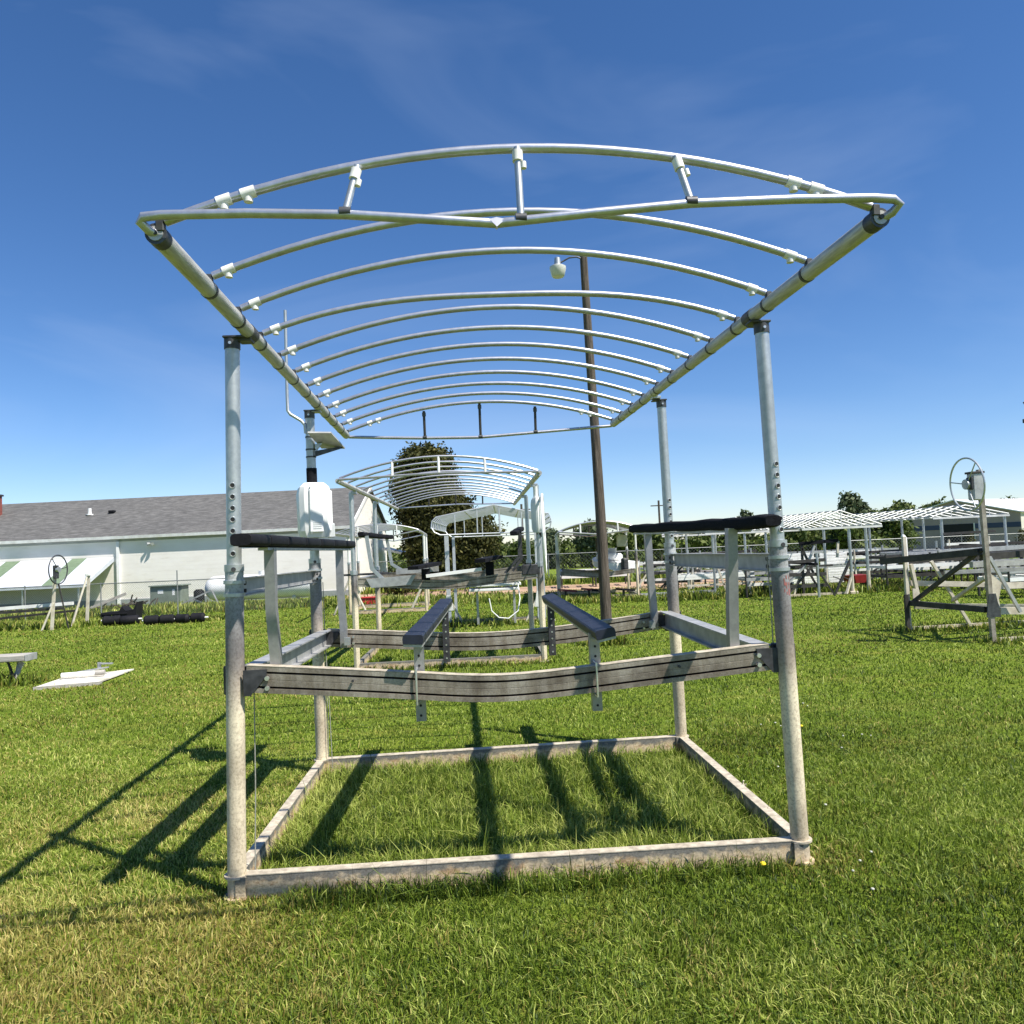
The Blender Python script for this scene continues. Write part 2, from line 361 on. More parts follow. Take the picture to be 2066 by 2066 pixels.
# ================================================================== SETTING: ground, dirt
def make_ground():
    rr = np.concatenate([[0], np.geomspace(2, 1500, 60)]); na = 96; V = [(1.2, -4.1, 0)]; F = []
    for r in rr[1:]:
        for k in range(na):
            a = 2*math.pi*k/na; x = 1.2+r*math.sin(a); y = -4.1+r*math.cos(a); V.append((x, y, float(ground_z(x, y))))
    for k in range(na): F.append((0, 1+(k+1) % na, 1+k))
    for i in range(len(rr)-2):
        for k in range(na):
            a = 1+i*na+k; b = 1+i*na+(k+1) % na; F.append((a, b, b+na, a+na))
    mb = MB(); mb.add(V, F); o = mb.build('ground', GROUND); tag(o, kind='structure'); return o
make_ground()
def patch(name, pts, z, mat, jit=.25, n=10):
    P = []
    for i in range(len(pts)):
        a = Vector(pts[i]); b = Vector(pts[(i+1) % len(pts)])
        for k in range(n):
            p = a.lerp(b, k/n); P.append((p.x+random.uniform(-jit, jit), p.y+random.uniform(-jit, jit), z))
    mb = MB(); mb.add(P, [tuple(range(len(P)))]); o = mb.build(name, mat, smooth=False); tag(o, kind='structure'); return o
patch('dirt_track', [(-3.5, 25.6), (2.2, 23.9), (7.5, 22.2), (11.5, 22.4), (13, 27), (7.5, 28.0), (2, 28.2), (-3.5, 28.6)], .006, DIRT, .3)

# ================================================================== MAIN BOAT LIFT (world coordinates)
lift = thing('boat_lift', 'large galvanised boat lift with bare arched canopy frame standing nearest on the lawn', 'boat lift', (1.45, 1.08, 0), world=True)
BASE = {'FL': (-.025, .007), 'FR': (2.894, -.046), 'BL': (.020, 2.165), 'BR': (2.897, 2.200)}
TOP = {'FL': (.034, -.002), 'FR': (2.855, -.028), 'BL': (.010, 2.176), 'BR': (2.879, 2.208)}
HT = 2.866
def pp(k, z):
    f = z/HT; b, t = BASE[k], TOP[k]; return Vector((b[0]+(t[0]-b[0])*f, b[1]+(t[1]-b[1])*f, z))
for k in BASE:
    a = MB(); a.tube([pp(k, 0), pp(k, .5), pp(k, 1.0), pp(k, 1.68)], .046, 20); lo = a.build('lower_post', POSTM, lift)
    c = MB()
    for z in (1.535, 1.60): c.tube([pp(k, z-.009), pp(k, z+.009)], .054, 20)
    c.build('collar', GALV, lo)
    c = MB(); c.tube([pp(k, 1.655), pp(k, 1.69)], .049, 20); c.build('sleeve_lip', GALV, lo)
    u_ = MB(); u_.tube([pp(k, 1.62), pp(k, 2.2), pp(k, HT-.02)], .037, 20); uo = u_.build('upper_post', GALV, lift)
    if k != 'BL':
        for i in range(7 if k[0] == 'F' else 6):
            z = 1.745+i*.0585; ax = .12 if k == 'FL' else .30; d = Vector((math.sin(ax), -math.cos(ax), 0)); p = pp(k, z)+d*.0355
            h = MB(); h.tube([p, p+d*.003], .0105, 12); h.build('pin_hole', DOORK, uo)
            rg = MB(); pts = ring_pts(p+d*.002, .0135, d, 14); rg.tube(pts, .0032, 6); rg.build('hole_rim', GALV, uo)
    h = MB(); d = Vector((.2, -.98, 0)); p = pp(k, 1.665)+d*.048; h.tube([p, p+d*.004], .012, 12); h.build('set_pin', PLATE, lo)
    # cap bracket holding the rail
    sx = 1 if k[1] == 'L' else -1
    cb = MB(); cb.tube([pp(k, HT-.055), pp(k, HT)], .041, 18); t = pp(k, HT); cb.bbox((t.x+sx*.018, t.y, HT+.004), (.115, .085, .012), .003)
    cb.build('post_cap', CLAMP, lift)
    cb = MB(); p = pp(k, HT-.03)+Vector((0, -.041, 0)); cb.tube([p, p+Vector((0, -.006, 0))], .008, 8); cb.build('cap_bolt', BOLT, lift)
    # foot
    ft = MB(); ft.tube([pp(k, .004), pp(k, .016)], .066, 20); ft.build('foot_flange', FRAME, lift)
    ft = MB(); ft.tube([pp(k, .112), pp(k, .122)], .062, 20); ft.build('foot_collar', FLANGE, lift)
    g = MB(); b = pp(k, .06); sy = -1 if k[0] == 'F' else 1
    g.bbox((b.x+sx*.030, b.y+sy*-.046 if k[0] == 'B' else b.y-.050, .064), (.050, .008, .112), .002); g.build('foot_plate', FRAME, lift)
pm = MB(); cpt = pp('FR', 1.44)
vs_ = []; fs_ = []
for i in range(9):
    for j in range(7):
        a = R(-62+i*8); rr_ = .0468; z = 1.395+j*.018+random.uniform(-.006, .006); vs_.append((cpt.x+math.sin(a)*rr_*1.0, cpt.y-math.cos(a)*rr_, z))
for i in range(8):
    for j in range(6):
        if random.random() < .42: q = i*7+j; fs_.append((q, q+7, q+8, q+1))
vs_ = [(2*cpt.x-x, y, z) for x, y, z in vs_]; fs_ = [tuple(reversed(f)) for f in fs_]
pm.add(vs_, fs_); tag(pm.build('spray_mark', PAINTRED, lift), 'faded red spray mark on the right front post')

# base frame channels
def channel(name, p, q, h, wf, s, mat, parent, z0=.006, flange=True):
    p, q = Vector(p), Vector(q); p.z = q.z = z0
    b = MB(); b.sweep(CPROF(h, wf, .008, s), [p, q]); o = b.build(name, mat, parent, ang=30)
    if flange:
        d = (q-p).normalized(); f = MB(); sd = d.cross(Vector((0, 0, 1)))
        f.bar(p+d*.002+Vector((0, 0, h+.0035)), q-d*.002+Vector((0, 0, h+.0035)), wf+.004, .005); f.build('top_flange', FLANGE, o)
    return o
def inner(a, b, t=.05):
    a, b = Vector((*BASE[a], 0)), Vector((*BASE[b], 0)); d = (b-a).normalized(); return a+d*t, b-d*t
p, q = inner('FL', 'FR'); channel('base_beam', p, q, .112, .055, -1, FRAME, lift)
p, q = inner('BL', 'BR'); channel('base_beam', p, q, .112, .055, -1, FRAME, lift)
p, q = inner('FL', 'BL'); channel('base_beam', p, q, .112, .055, -1, FRAME, lift)
p, q = inner('FR', 'BR'); channel('base_beam', p, q, .112, .055, 1, FRAME, lift)
mb = MB(); mb.tube(ring_pts((2.93, .86, .135), .016, (1, .2, 0), 12)[:9], .004, 6); mb.build('eye_hook', FLANGE, lift)

# cradle beams (extruded, grooved face)
def cprof(h, s):
    q = [(-.030, 0), (.030, 0), (.030, .024), (.006, .024), (.006, .035), (.026, .035), (.026, .065), (.0245, .066), (.0245, .068), (.026, .069), (.026, .099), (.006, .099), (.006, .110), (.030, .110), (.030, h), (-.030, h), (-.030, h-.008), (.006, h-.008), (.006, .008), (-.030, .008)]
    return q
def spline(pts, n=40):
    xs = np.array([p[0] for p in pts]); zs = np.array([p[1] for p in pts]); X = np.linspace(xs[0], xs[-1], n); Z = np.interp(X, xs, zs)
    for _ in range(6): Z[1:-1] = (Z[:-2]+2*Z[1:-1]+Z[2:])/4
    return X, Z
def cradle_beam(pts, y, s):
    X, Z = spline(pts); b = MB(); path = [(x, y, z-.134) for x, z in zip(X, Z)]
    b.sweep(cprof(.134, s), path); o = b.build('cradle_beam', CRADLE, lift, ang=30)
    f = MB(); f.sweep([(-.031, .1355), (.0315, .1355), (.0315, .1385), (-.031, .1385)], path); f.build('beam_flange', FLANGE, o, ang=30)
    return o
FBZ = [(.055, 1.172), (.5, 1.130), (.9, 1.090), (1.1, 1.066), (1.27, 1.050), (1.45, 1.048), (1.65, 1.058), (2.0, 1.083), (2.4, 1.110), (2.80, 1.138)]
RBZ = [(.085, 1.128), (.5, 1.094), (.95, 1.054), (1.15, 1.040), (1.32, 1.034), (1.55, 1.036), (1.8, 1.046), (2.1, 1.066), (2.45, 1.098), (2.80, 1.136)]
fb = cradle_beam(FBZ, -.005, 1); rb = cradle_beam(RBZ, 2.17, 1)
for x, z in ((.17, 1.105), (.17, 1.055), (2.73, 1.085), (2.73, 1.035), (.60, 1.068), (2.30, 1.05)):
    b = MB(); b.tube([(x, -.038, z), (x, -.052, z)], .012 if x in (.17, 2.73) else .007, 8); b.build('bolt', BOLT if x in (.17, 2.73) else PLATE, fb)
for x, z in ((.30, 1.06), (.30, 1.01), (2.62, 1.06), (2.62, 1.01)):
    b = MB(); b.tube([(x, 2.137, z), (x, 2.126, z)], .010, 8); b.build('bolt', BOLT, rb)
# corner brackets, side beams
for k, x, y, z in (('FL', .09, -.030, 1.10), ('FR', 2.80, -.030, 1.07), ('BL', .11, 2.135, 1.06), ('BR', 2.79, 2.135, 1.06)):
    sx = 1 if k[1] == 'L' else -1; b = MB()
    b.prism([(x-sx*.04, y-.012, z-.080), (x-sx*.005, y-.012, z-.080), (x+sx*.075, y-.012, z+.015), (x+sx*.080, y-.012, z+.050), (x-sx*.04, y-.012, z+.050)], (0, .006, 0)); b.build('corner_bracket', PLATE, lift)
    b = MB(); P0 = pp(k, z); b.bbox(P0+Vector((-sx*.012, .068, -.01)), (.125, .045, .15), .006); b.build('slide_block', PLATE, lift)
for x0, x1, z0, z1 in ((.085, .085, 1.045, 1.00), (2.785, 2.80, 1.005, 1.015)):
    b = MB(); b.sweep(IPROF(.125, .088, .009, .012), [(x0, .032, z0), (x1, 2.135, z1)]); b.build('side_beam', ALU, lift, ang=30)
# upper tie beams post to post
for a_, b_ in (('FL', 'BL'), ('FR', 'BR')):
    p, q = pp(a_, 1.52), pp(b_, 1.50); d = (q-p).normalized(); s = MB(); s.sweep(CPROF(.10, .045, .006, 1 if a_ == 'FL' else -1), [p+d*.056, q-d*.056]); o = s.build('tie_beam', ALU, lift, ang=30)
    for e, sg in ((p, 1), (q, -1)):
        for dz in (.03, .07):
            c = MB(); xx = .026 if a_ == 'FL' else -.026; w0 = e+d*.09*sg+Vector((xx, 0, dz)); c.tube([w0, w0+Vector((.01 if xx > 0 else -.01, 0, 0))], .011, 8); c.build('bolt', PLATE, o)

# guide uprights and pads
def upright(pts, mat=UPR):
    b = MB(); b.sweep([(-.026, -.028), (.026, -.028), (.026, .028), (-.026, .028)], pts, up=(0, 1, 0)); return b.build('guide_upright', mat, lift, ang=30)
upright([(.196, .055, 1.02), (.196, .05, 1.20), (.186, .03, 1.45), (.190, .02, 1.765)])
upright([(.232, 2.105, .985), (.232, 2.105, 1.14), (.214, 2.12, 1.45), (.214, 2.13, 1.765)])
upright([(2.628, .055, 1.02), (2.628, .05, 1.2), (2.632, .03, 1.45), (2.642, .02, 1.765)])
upright([(2.700, 2.105, 1.0), (2.700, 2.105, 1.14), (2.690, 2.12, 1.45), (2.688, 2.13, 1.765)])
for x, y, z in ((.196, .09, 1.02), (.232, 2.07, .99), (2.628, .09, 1.02), (2.70, 2.07, 1.0)):
    b = MB(); b.box((x+.035 if x < 1 else x-.035, y-.03, z+.05), (.045, .035, .06)); b.build('upright_clip', GALV, lift)
def rounded_bar(p, q, w_, h_, n=5, jit=0., ends=True, endk=.72):
    prof = [(w_/2*(1 if abs(math.cos(a)) > .01 else 0)*(abs(math.cos(a))**.5)*(1 if math.cos(a) > 0 else -1), h_/2*(abs(math.sin(a))**.5)*(1 if math.sin(a) > 0 else -1)) for a in [2*math.pi*(k+.5)/14 for k in range(14)]]
    p, q = Vector(p), Vector(q); b = MB(); P = []
    ts = [0, .012, .03]+[.03+.94*i/n for i in range(1, n)]+[.97, .988, 1]
    vs = []; d = (q-p).normalized(); sd = d.cross(Vector((0, 0, 1))).normalized(); uu = sd.cross(d)
    for i, t in enumerate(ts):
        e = (endk if i in (0, len(ts)-1) else (1+endk)/2+.04*(1-endk) if i in (1, len(ts)-2) else 1) if ends else 1
        o = p.lerp(q, t); j = Vector((0, 0, random.uniform(-jit, jit)))
        vs += [o+j+sd*a*e+uu*c*e for a, c in prof]
    fs = []; m_ = 14
    for i in range(len(ts)-1):
        for k in range(m_): fs.append((i*m_+k, i*m_+(k+1) % m_, (i+1)*m_+(k+1) % m_, (i+1)*m_+k))
    fs += [tuple(reversed(range(m_))), tuple((len(ts)-1)*m_+k for k in range(m_))]
    return b.add(vs, fs)
PL0, PL1 = Vector((.175, -.46, 1.806)), Vector((.245, 2.52, 1.792))
base_pad = MB(); base_pad.bar(PL0.lerp(PL1, .02)-Vector((0, 0, .026)), PL0.lerp(PL1, .98)-Vector((0, 0, .026)), .06, .016); pad = base_pad.build('guide_pad', BLACK, lift)
cuts = [0, .115, .24, .38, .53, .69, .85, 1]
for i in range(7):
    a, b = PL0.lerp(PL1, cuts[i]), PL0.lerp(PL1, cuts[i+1]-.004); rounded_bar(a, b, .105, .060, 3, endk=.95 if 0 < i < 6 else .9).build('pad_segment', RUBBER, pad, ang=50)
PR0, PR1 = Vector((2.70, -.42, 1.785)), Vector((2.685, 2.64, 1.822))
mb = rounded_bar(PR0, PR1, .11, .070, 14, .004); mb.build('guide_pad', BLACK, lift, ang=50)
mb = MB(); mb.bar(PR0.lerp(PR1, .12)-Vector((0, 0, .042)), PR0.lerp(PR1, .97)-Vector((0, 0, .042)), .05, .014); mb.build('pad_rail', ALU, lift)
mb = MB(); mb.bar(PL0.lerp(PL1, .12)-Vector((0, 0, .042)), PL0.lerp(PL1, .96)-Vector((0, 0, .042)), .05, .014); mb.build('pad_rail', ALU, lift)

# bunks on perforated brackets
def bunk(p, q, tilt):
    p, q = Vector(p), Vector(q); d = (q-p).normalized(); sd = d.cross(Vector((0, 0, 1))).normalized()
    upv = (Vector((0, 0, 1)) + sd*tilt).normalized()
    core = MB(); core.bar(p-upv*.034+d*.01, q-upv*.034-d*.01, .098, .012, up=upv); bo = core.build('bunk', ALU, lift)
    n = 6
    for i in range(n):
        a = p.lerp(q, i/n); b = p.lerp(q, (i+1)/n) - d*.003; s = MB()
        s.sweep([(-.050, -.026), (.050, -.026), (.053, .0), (.051, .014), (.044, .022), (-.044, .022), (-.051, .014), (-.053, 0)], [a, b], up=upv); s.build('bunk_cover', VINYL, bo, ang=30)
bunk((.918, -.115, 1.272), (1.035, 2.30, 1.294), .06); bunk((1.905, -.115, 1.252), (1.872, 2.30, 1.290), -.20)
def perforated(x, y, z0, z1, mat, face, front):
    b = MB(); t = .005; h = z1-z0; zc = (z0+z1)/2
    b.box((x, y, zc), (.052, t, h)); b.box((x+face*(.026-t/2), y+.026, zc), (t, .047, h)); o = b.build('bunk_bracket', mat, lift)
    for i in range(int(h/.052)):
        c = MB(); zz = z0+.03+i*.052; c.tube([(x, y-.0028, zz), (x, y-.0045, zz)], .007, 8); c.build('slot', BOLT if mat is PLATE else DOORK, o)
    if front:
        u_ = MB(); zb = np.interp(x, [p[0] for p in FBZ], [p[1] for p in FBZ]); u_.tube([(x-.012, y, zb+.02), (x-.012, -.05, zb+.018), (x-.012, -.052, zb-.07), (x-.012, -.05, zb-.155), (x-.012, y, zb-.157)], .0055, 8); u_.build('u_bolt', BOLT, o)
perforated(.936, .045, .825, 1.245, UPR, 1, True); perforated(1.872, .045, .825, 1.235, UPR, -1, True)
perforated(1.028, 2.118, .828, 1.262, PLATE, 1, False); perforated(1.872, 2.118, .835, 1.26, PLATE, -1, False)

# cables
for a, b in (((.072, .075, 1.03), (.05, .07, .06)), ((.085, 2.115, 1.0), (.11, 2.10, .06)), ((2.84, .03, 1.08), (2.835, .03, 1.60)), ((.066, 2.20, 1.5), (.065, 2.20, .05))):
    c = MB(); A, B = Vector(a), Vector(b); c.tube([A, A.lerp(B, .5)+Vector((.004, 0, 0)), B], .0032, 6); c.build('cable', ROPE, lift)

# canopy: rails, arches, clips, end chords, struts
RL0, RL1 = Vector((.139, -1.28, 2.898)), Vector((.059, 3.824, 2.912)); RR0, RR1 = Vector((2.829, -1.28, 2.909)), Vector((2.798, 3.824, 2.937))
RIBY = [-1.285, -.72, -.26, .19, .65, 1.10, 1.55, 1.98, 2.46, 2.90, 3.36, 3.80]
def on(a, b, y): return a.lerp(b, (y-a.y)/(b.y-a.y))
rails = {}
for nm, a, b in (('L', RL0, RL1), ('R', RR0, RR1)):
    s = MB(); s.tube([a.lerp(b, t) for t in (0, .25, .5, .75, 1)], .0365, 20); rails[nm] = s.build('canopy_rail', RAILM, lift)
    for yy in RIBY[1:-1]:
        p = on(a, b, yy+.05); d = (b-a).normalized(); s = MB(); s.tube([p-d*.010, p+d*.010], .0392, 20); s.build('rail_band', CLAMP, rails[nm])
    for yy in (.02, 2.18):
        p = on(a, b, yy); d = (b-a).normalized(); s = MB(); s.tube([p-d*.05, p+d*.05], .0405, 20)
        s.bbox(p+Vector((-.02 if nm == 'L' else .02, 0, -.040)), (.07, .08, .02), .003); s.build('rail_bracket', GALV if yy > 1 else CLAMP, rails[nm])
    p = a; d = (b-a).normalized(); s = MB(); s.tube([p-d*.012, p+d*.05], .0385, 20); s.build('end_cap', CLAMP, rails[nm])
    s = MB(); s.tube([p-d*.016, p-d*.0125], .027, 16); s.build('end_plate', ALU, rails[nm])
    s = MB(); s.tube([p-d*.026, p-d*.0165], .009, 8); s.build('end_bolt', PLATE, rails[nm])
for i, yy in enumerate(RIBY):
    a, b = on(RL0, RL1, yy), on(RR0, RR1, yy)
    a = a+Vector((.032, 0, .045)); b = b+Vector((-.032, 0, .045)); ap = 3.205 if i != 3 else 3.135
    if i == 0: ap = 3.200
    rise = ap-(a.z+b.z)/2
    jy = random.uniform(-.01, .01)
    pts = [p+Vector((0, jy*math.sin(math.pi*t/24), (.007*math.sin(5*math.pi*t/24) if i == 3 else 0))) for t, p in enumerate(arc(a, b, rise, 24))]
    if i == 3: pts = [Vector((p.x, p.y, a.z+(b.z-a.z)*k/24+rise*(1-abs(2*k/24-1)**2.8))) for k, p in enumerate(pts)]
    s = MB(); s.tube(pts, .0175, 12); rib = s.build('arch_rib', PIPE, lift)
    ts = (.080, .113) if i in (0, 11) else (.026,)
    for side in (0, 1):
        for t in ts:
            tt = t; k = tt if side == 0 else 1-tt; kk = k*24; j = min(int(kk), 23); p = pts[j].lerp(pts[j+1], kk-j); d = (pts[j+1]-pts[j]).normalized()
            c = MB(); c.tube([p-d*.026, p+d*.026], .0215, 12); c.tube([p+Vector((0, 0, -.014)), p+Vector((0, 0, -.034))], .0165, 10); c.build('cover_clip', CLIP, rib)
        if True:
            e = pts[0] if side == 0 else pts[-1]; rp_ = on(RL0, RL1, yy) if side == 0 else on(RR0, RR1, yy); c = MB()
            c.bbox((e+rp_)/2+Vector((0, 0, .006)), (.030, .030, .045), .004); c.build('rib_foot', CLAMP, rib)
# front end: bent lower chord with a kink, wrapped into the rail ends
fy = -1.335
ch = [(.150, -1.27, 2.895), (.120, -1.305, 2.905), (.100, -1.33, 2.925), (.112, fy, 2.940), (.18, fy, 2.946), (.475, fy, 2.947), (.825, fy, 2.936), (1.09, fy, 2.916), (1.34, fy, 2.896), (1.363, fy, 2.890), (1.39, fy, 2.897), (1.725, fy, 2.928), (2.088, fy, 2.957), (2.475, fy, 2.966), (2.78, fy, 2.966), (2.86, fy, 2.960), (2.886, -1.33, 2.945), (2.870, -1.305, 2.922), (2.830, -1.27, 2.905)]
rad = [.0172]*len(ch); rad[9] = .013
s = MB(); s.tube(ch, rad, 12); chord = s.build('front_chord', PIPE, lift)
k_ = MB(); k_.prism([(1.335, fy-.016, 2.905), (1.362, fy-.020, 2.875), (1.395, fy-.014, 2.905), (1.362, fy-.012, 2.913)], (0, .030, 0)); k_.build('kink', PIPE, chord)
ry = 3.865
chr_ = [(.070, 3.82, 2.905), (.085, ry, 2.900), (.45, ry, 2.880), (.84, ry, 2.862), (1.41, ry, 2.850), (1.98, ry, 2.880), (2.40, ry, 2.902), (2.78, ry, 2.921), (2.80, 3.82, 2.930)]
s = MB(); s.tube(chr_, .0158, 10); s.build('rear_chord', PIPE, lift)
def strut(p, q, mat, clipm):
    p, q = Vector(p), Vector(q); s = MB(); s.tube([p, q], .0135, 12); o = s.build('end_strut', mat, lift); d = (q-p).normalized()
    c = MB(); c.tube([p+d*.015, p+d*.055], .0195, 12); c.build('strut_clip', clipm, o)
    c = MB(); c.tube([q-Vector((.02, 0, 0)), q+Vector((.02, 0, 0))], .0205, 12); c.build('strut_clamp', CLAMP, o)
    if clipm is CLIP:
        c = MB(); c.tube([p+d*.060+Vector((.020, -.004, 0)), p+d*.085+Vector((.020, -.004, 0))], .0105, 10); c.build('clip_tab', CLIP, o)
strut((.866, -1.305, 3.128), (.820, fy, 2.944), GALV, CLIP); strut((1.452, -1.305, 3.190), (1.452, fy, 2.910), GALV, CLIP); strut((2.045, -1.305, 3.150), (2.086, fy, 2.962), GALV, CLIP)
for x, zt, zb in ((.85, 3.135, 2.868), (1.42, 3.195, 2.856), (1.99, 3.145, 2.886)): strut((x, 3.83, zt), (x, ry, zb), DARKB, CLAMP)

# winch head on the rear left post
wp = lambda z: pp('BL', z)
s = MB(); s.tube([wp(2.29), wp(2.41)], .042, 16); s.build('winch_sleeve', BLACK, lift)
def housing(c, wx, wy, wz, rz, parent, name='winch_housing'):
    prof = [(-.5, -.36), (-.36, -.5), (.36, -.5), (.5, -.36), (.5, .36), (.36, .5), (-.36, .5), (-.5, .36)]
    rot = Matrix.Rotation(rz, 3, 'Z'); b = MB(); c = Vector(c); vs = []; fs = []
    lv = [(-.5, .80), (-.38, .97), (.30, 1.0), (.42, .90), (.5, .62)]
    for z, k in lv: vs += [c + rot @ Vector((x*wx*k, y*wy*k, z*wz)) for x, y in prof]
    for i in range(len(lv)-1):
        for k in range(8): fs.append((i*8+k, i*8+(k+1) % 8, i*8+8+(k+1) % 8, i*8+8+k))
    fs += [tuple(reversed(range(8))), tuple(32+k for k in range(8))]
    b.add(vs, fs); o = b.build(name, WHITE, parent, ang=25)
    f = MB(); f.bbox(c + rot @ Vector((0, -wy*.515, -.02*wz)), (wx*.42, .02, wz*.78), .006, rot=rot); f.build('cover_panel', WHITE, o)
    f = MB(); f.bbox(c + rot @ Vector((wx*.50, .05*wy, .05*wz)), (.03, wy*.5, wz*.62), .008, rot=rot); f.build('motor_cover', WHITE, o)
    f = MB(); f.bbox(c + rot @ Vector((wx*.51, -.12*wy, -.38*wz)), (.05, wy*.26, wz*.26), .006, rot=rot); f.build('handle_slot', GUTTER, o)
    for q in range(4):
        f = MB(); f.bbox(c + rot @ Vector((.02*wx, -wy*.515-.011, (-.34+.035*q)*wz)), (wx*.26, .004, wz*.012), .001, rot=rot); f.build('vent_slot', GUTTER, o)
    f = MB(); f.bbox(c + rot @ Vector((-.16*wx, -wy*.50, 0)), (.010, .018, wz*.86), .002, rot=rot); f.build('seam', GUTTER, o)
    return o
housing((.030, 2.12, 2.070), .245, .25, .43, R(18), lift)
pc = [Vector((.02, 2.02, 2.672)), Vector((.20, 2.02, 2.664)), Vector((.272, 2.24, 2.566)), Vector((.085, 2.24, 2.574))]
s = MB(); s.prism(pc, (0, .006, .012)); sp = s.build('solar_panel', ALU, lift, smooth=False)
s = MB(); ctr = sum(pc, Vector())/4; s.prism([ctr+(p-ctr)*.92+Vector((0, .0062, .0122)) for p in pc], (0, .0006, .0012)); s.build('solar_cells', SOLAR, sp, smooth=False)
s = MB(); s.prism([(.05, 2.14, 2.50), (.255, 2.21, 2.570), (.235, 2.21, 2.582), (.05, 2.14, 2.545)], (0, .02, 0)); s.build('panel_arm', CLAMP, sp, smooth=False)
s = MB(); s.prism([(.05, 2.14, 2.60), (.11, 2.14, 2.605), (.06, 2.14, 2.545)], (0, .02, 0)); s.build('panel_arm', GALV, sp, smooth=False)
for z in (2.50, 2.56, 2.66):
    s = MB(); s.tube([wp(z-.006), wp(z+.006)], .041, 14); s.build('hose_clamp', CLAMP, lift)
s = MB(); s.tube([(-.020, 2.15, 2.69), (-.024, 2.15, 2.755), (-.050, 2.15, 2.790), (-.135, 2.15, 2.845), (-.155, 2.15, 2.875), (-.156, 2.15, 3.0), (-.150, 2.15, 3.685)], .0125, 10); s.build('conduit', GALV, lift)

# ================================================================== generic arched lift (local coordinates: origin at front-left post, x right, y back)
def arch_lift(label, loc, rz, W, L, H, y0, y1, nrib, rise, inset=.05, chord_mid=-.04, pr=.045, mat_post=GALV, cr_z=1.25, cradle=True, rib_r=.016, group=None, apexd=.10, low=0, n=8):
    t = thing('boat_lift', label, 'boat lift', loc, rz, group)
    for x in (0, W):
        for y in (0, L):
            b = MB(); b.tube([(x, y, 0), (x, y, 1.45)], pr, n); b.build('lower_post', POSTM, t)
            b = MB(); b.tube([(x, y, 1.42), (x, y, H)], pr*.8, n); b.build('upper_post', mat_post, t)
            b = MB(); b.tube([(x, y, 1.40), (x, y, 1.46)], pr*1.2, n); b.build('collar', GALV, t)
            b = MB(); b.bbox((x, y, .012), (.14, .14, .02), .004); b.build('foot_flange', FLANGE, t)
    for p, q in (((0, 0), (W, 0)), ((0, L), (W, L)), ((0, 0), (0, L)), ((W, 0), (W, L))):
        P, Q = Vector((*p, .006)), Vector((*q, .006)); d = (Q-P).normalized(); b = MB(); b.sweep(CPROF(.11, .055, .008, -1), [P+d*pr, Q-d*pr]); b.build('base_beam', FRAME, t, ang=30)
    zr = H+.05
    for x in (inset, W-inset):
        b = MB(); b.tube([(x, y0, zr), (x, y1, zr)], .036, n); b.build('canopy_rail', RAILM, t)
        for y in (0, L):
            b = MB(); b.bbox((x*.5+(0 if x < W/2 else W)*.5, y, H+.0), (.10, .06, .05), .004); b.build('rail_bracket', PIPE, t)
    for i in range(nrib):
        y = y0+(y1-y0)*i/(nrib-1); b = MB(); b.tube(arc((inset+.02, y, zr+.035), (W-inset-.02, y, zr+.035), rise, 14), rib_r, 6); b.build('arch_rib', PIPE, t)
    for y, e in ((y0, -.03), (y1, .03)):
        b = MB(); b.tube([(inset, y, zr), (inset+.02, y+e, zr+.015), (W/2, y+e, zr+chord_mid), (W-inset-.02, y+e, zr+.015), (W-inset, y, zr)], rib_r, 6); b.build('end_chord', PIPE, t)
        for k in (.27, .5, .73):
            x = inset+(W-2*inset)*k; zt = zr+.035+rise*(1-(2*k-1)**2); zb = zr+chord_mid*(1-abs(2*k-1))+.01*abs(2*k-1)
            b = MB(); b.tube([(x, y, zt), (x, y+e, zb)], rib_r*1.05, 6); b.build('end_strut', WHITEP if y == y0 else DARKB, t)
    if cradle:
        for y in (.0, L):
            X, Z = spline([(.05, cr_z+.06), (W*.3, cr_z), (W*.5, cr_z-.06), (W*.7, cr_z), (W-.05, cr_z+.06)], 20); b = MB(); b.sweep(cprof(.134, 1), [(x, y, z-.134) for x, z in zip(X, Z)]); b.build('cradle_beam', CRADLE, t, ang=30)
        for x in (.08, W-.08):
            b = MB(); b.sweep(IPROF(.12, .08, .009, .012), [(x, .03, cr_z-.07), (x, L-.03, cr_z-.07)]); b.build('side_beam', ALU, t, ang=30)
    return t

# --- lift 2, straight behind the main one
L2 = arch_lift('smaller boat lift with ribbed arched canopy directly behind the nearest lift', (-.41, 7.40, 0), R(-1.2), 2.72, 2.55, 2.60, -1.40, 5.9, 12, .235, .06, .05, cr_z=1.30)
def L2p(mb, name, mat): return mb.build(name, mat, L2)
for x0, y0_, x1, y1_, z in ((.13, -.10, .30, 2.3, 1.985),): rounded_bar((x0, y0_, z), (x1, y1_, z-.02), .11, .075, 10, .006).build('guide_pad', BLACK, L2, ang=50)
for pts in ([(.42, 0, 1.32), (.26, 0, 1.48), (.20, 0, 1.96)], [(.58, 1.9, 1.34), (.34, 1.9, 1.5), (.27, 1.9, 1.95)]):
    b = MB(); b.sweep([(-.026, -.018), (.026, -.018), (.026, .018), (-.026, .018)], pts, up=(0, 1, 0)); L2p(b, 'guide_upright', GALV)
rounded_bar((2.34, -.35, 1.90), (2.52, 1.1, 1.99), .12, .07, 6, .004).build('guide_pad', BLACK, L2, ang=50)
for pts in ([(2.2, 0, 1.32), (2.42, 0, 1.55), (2.44, 0, 1.90)], [(2.35, .9, 1.32), (2.50, .9, 1.5), (2.50, .9, 1.93)]):
    b = MB(); b.bar(pts[0], pts[1], .04, .04); b.bar(pts[1], pts[2], .04, .04); L2p(b, 'guide_upright', PLATE)
b = MB(); b.bar((1.05, -.06, 1.335), (1.86, -.02, 1.40), .10, .045); L2p(b, 'white_plank', WHITE)
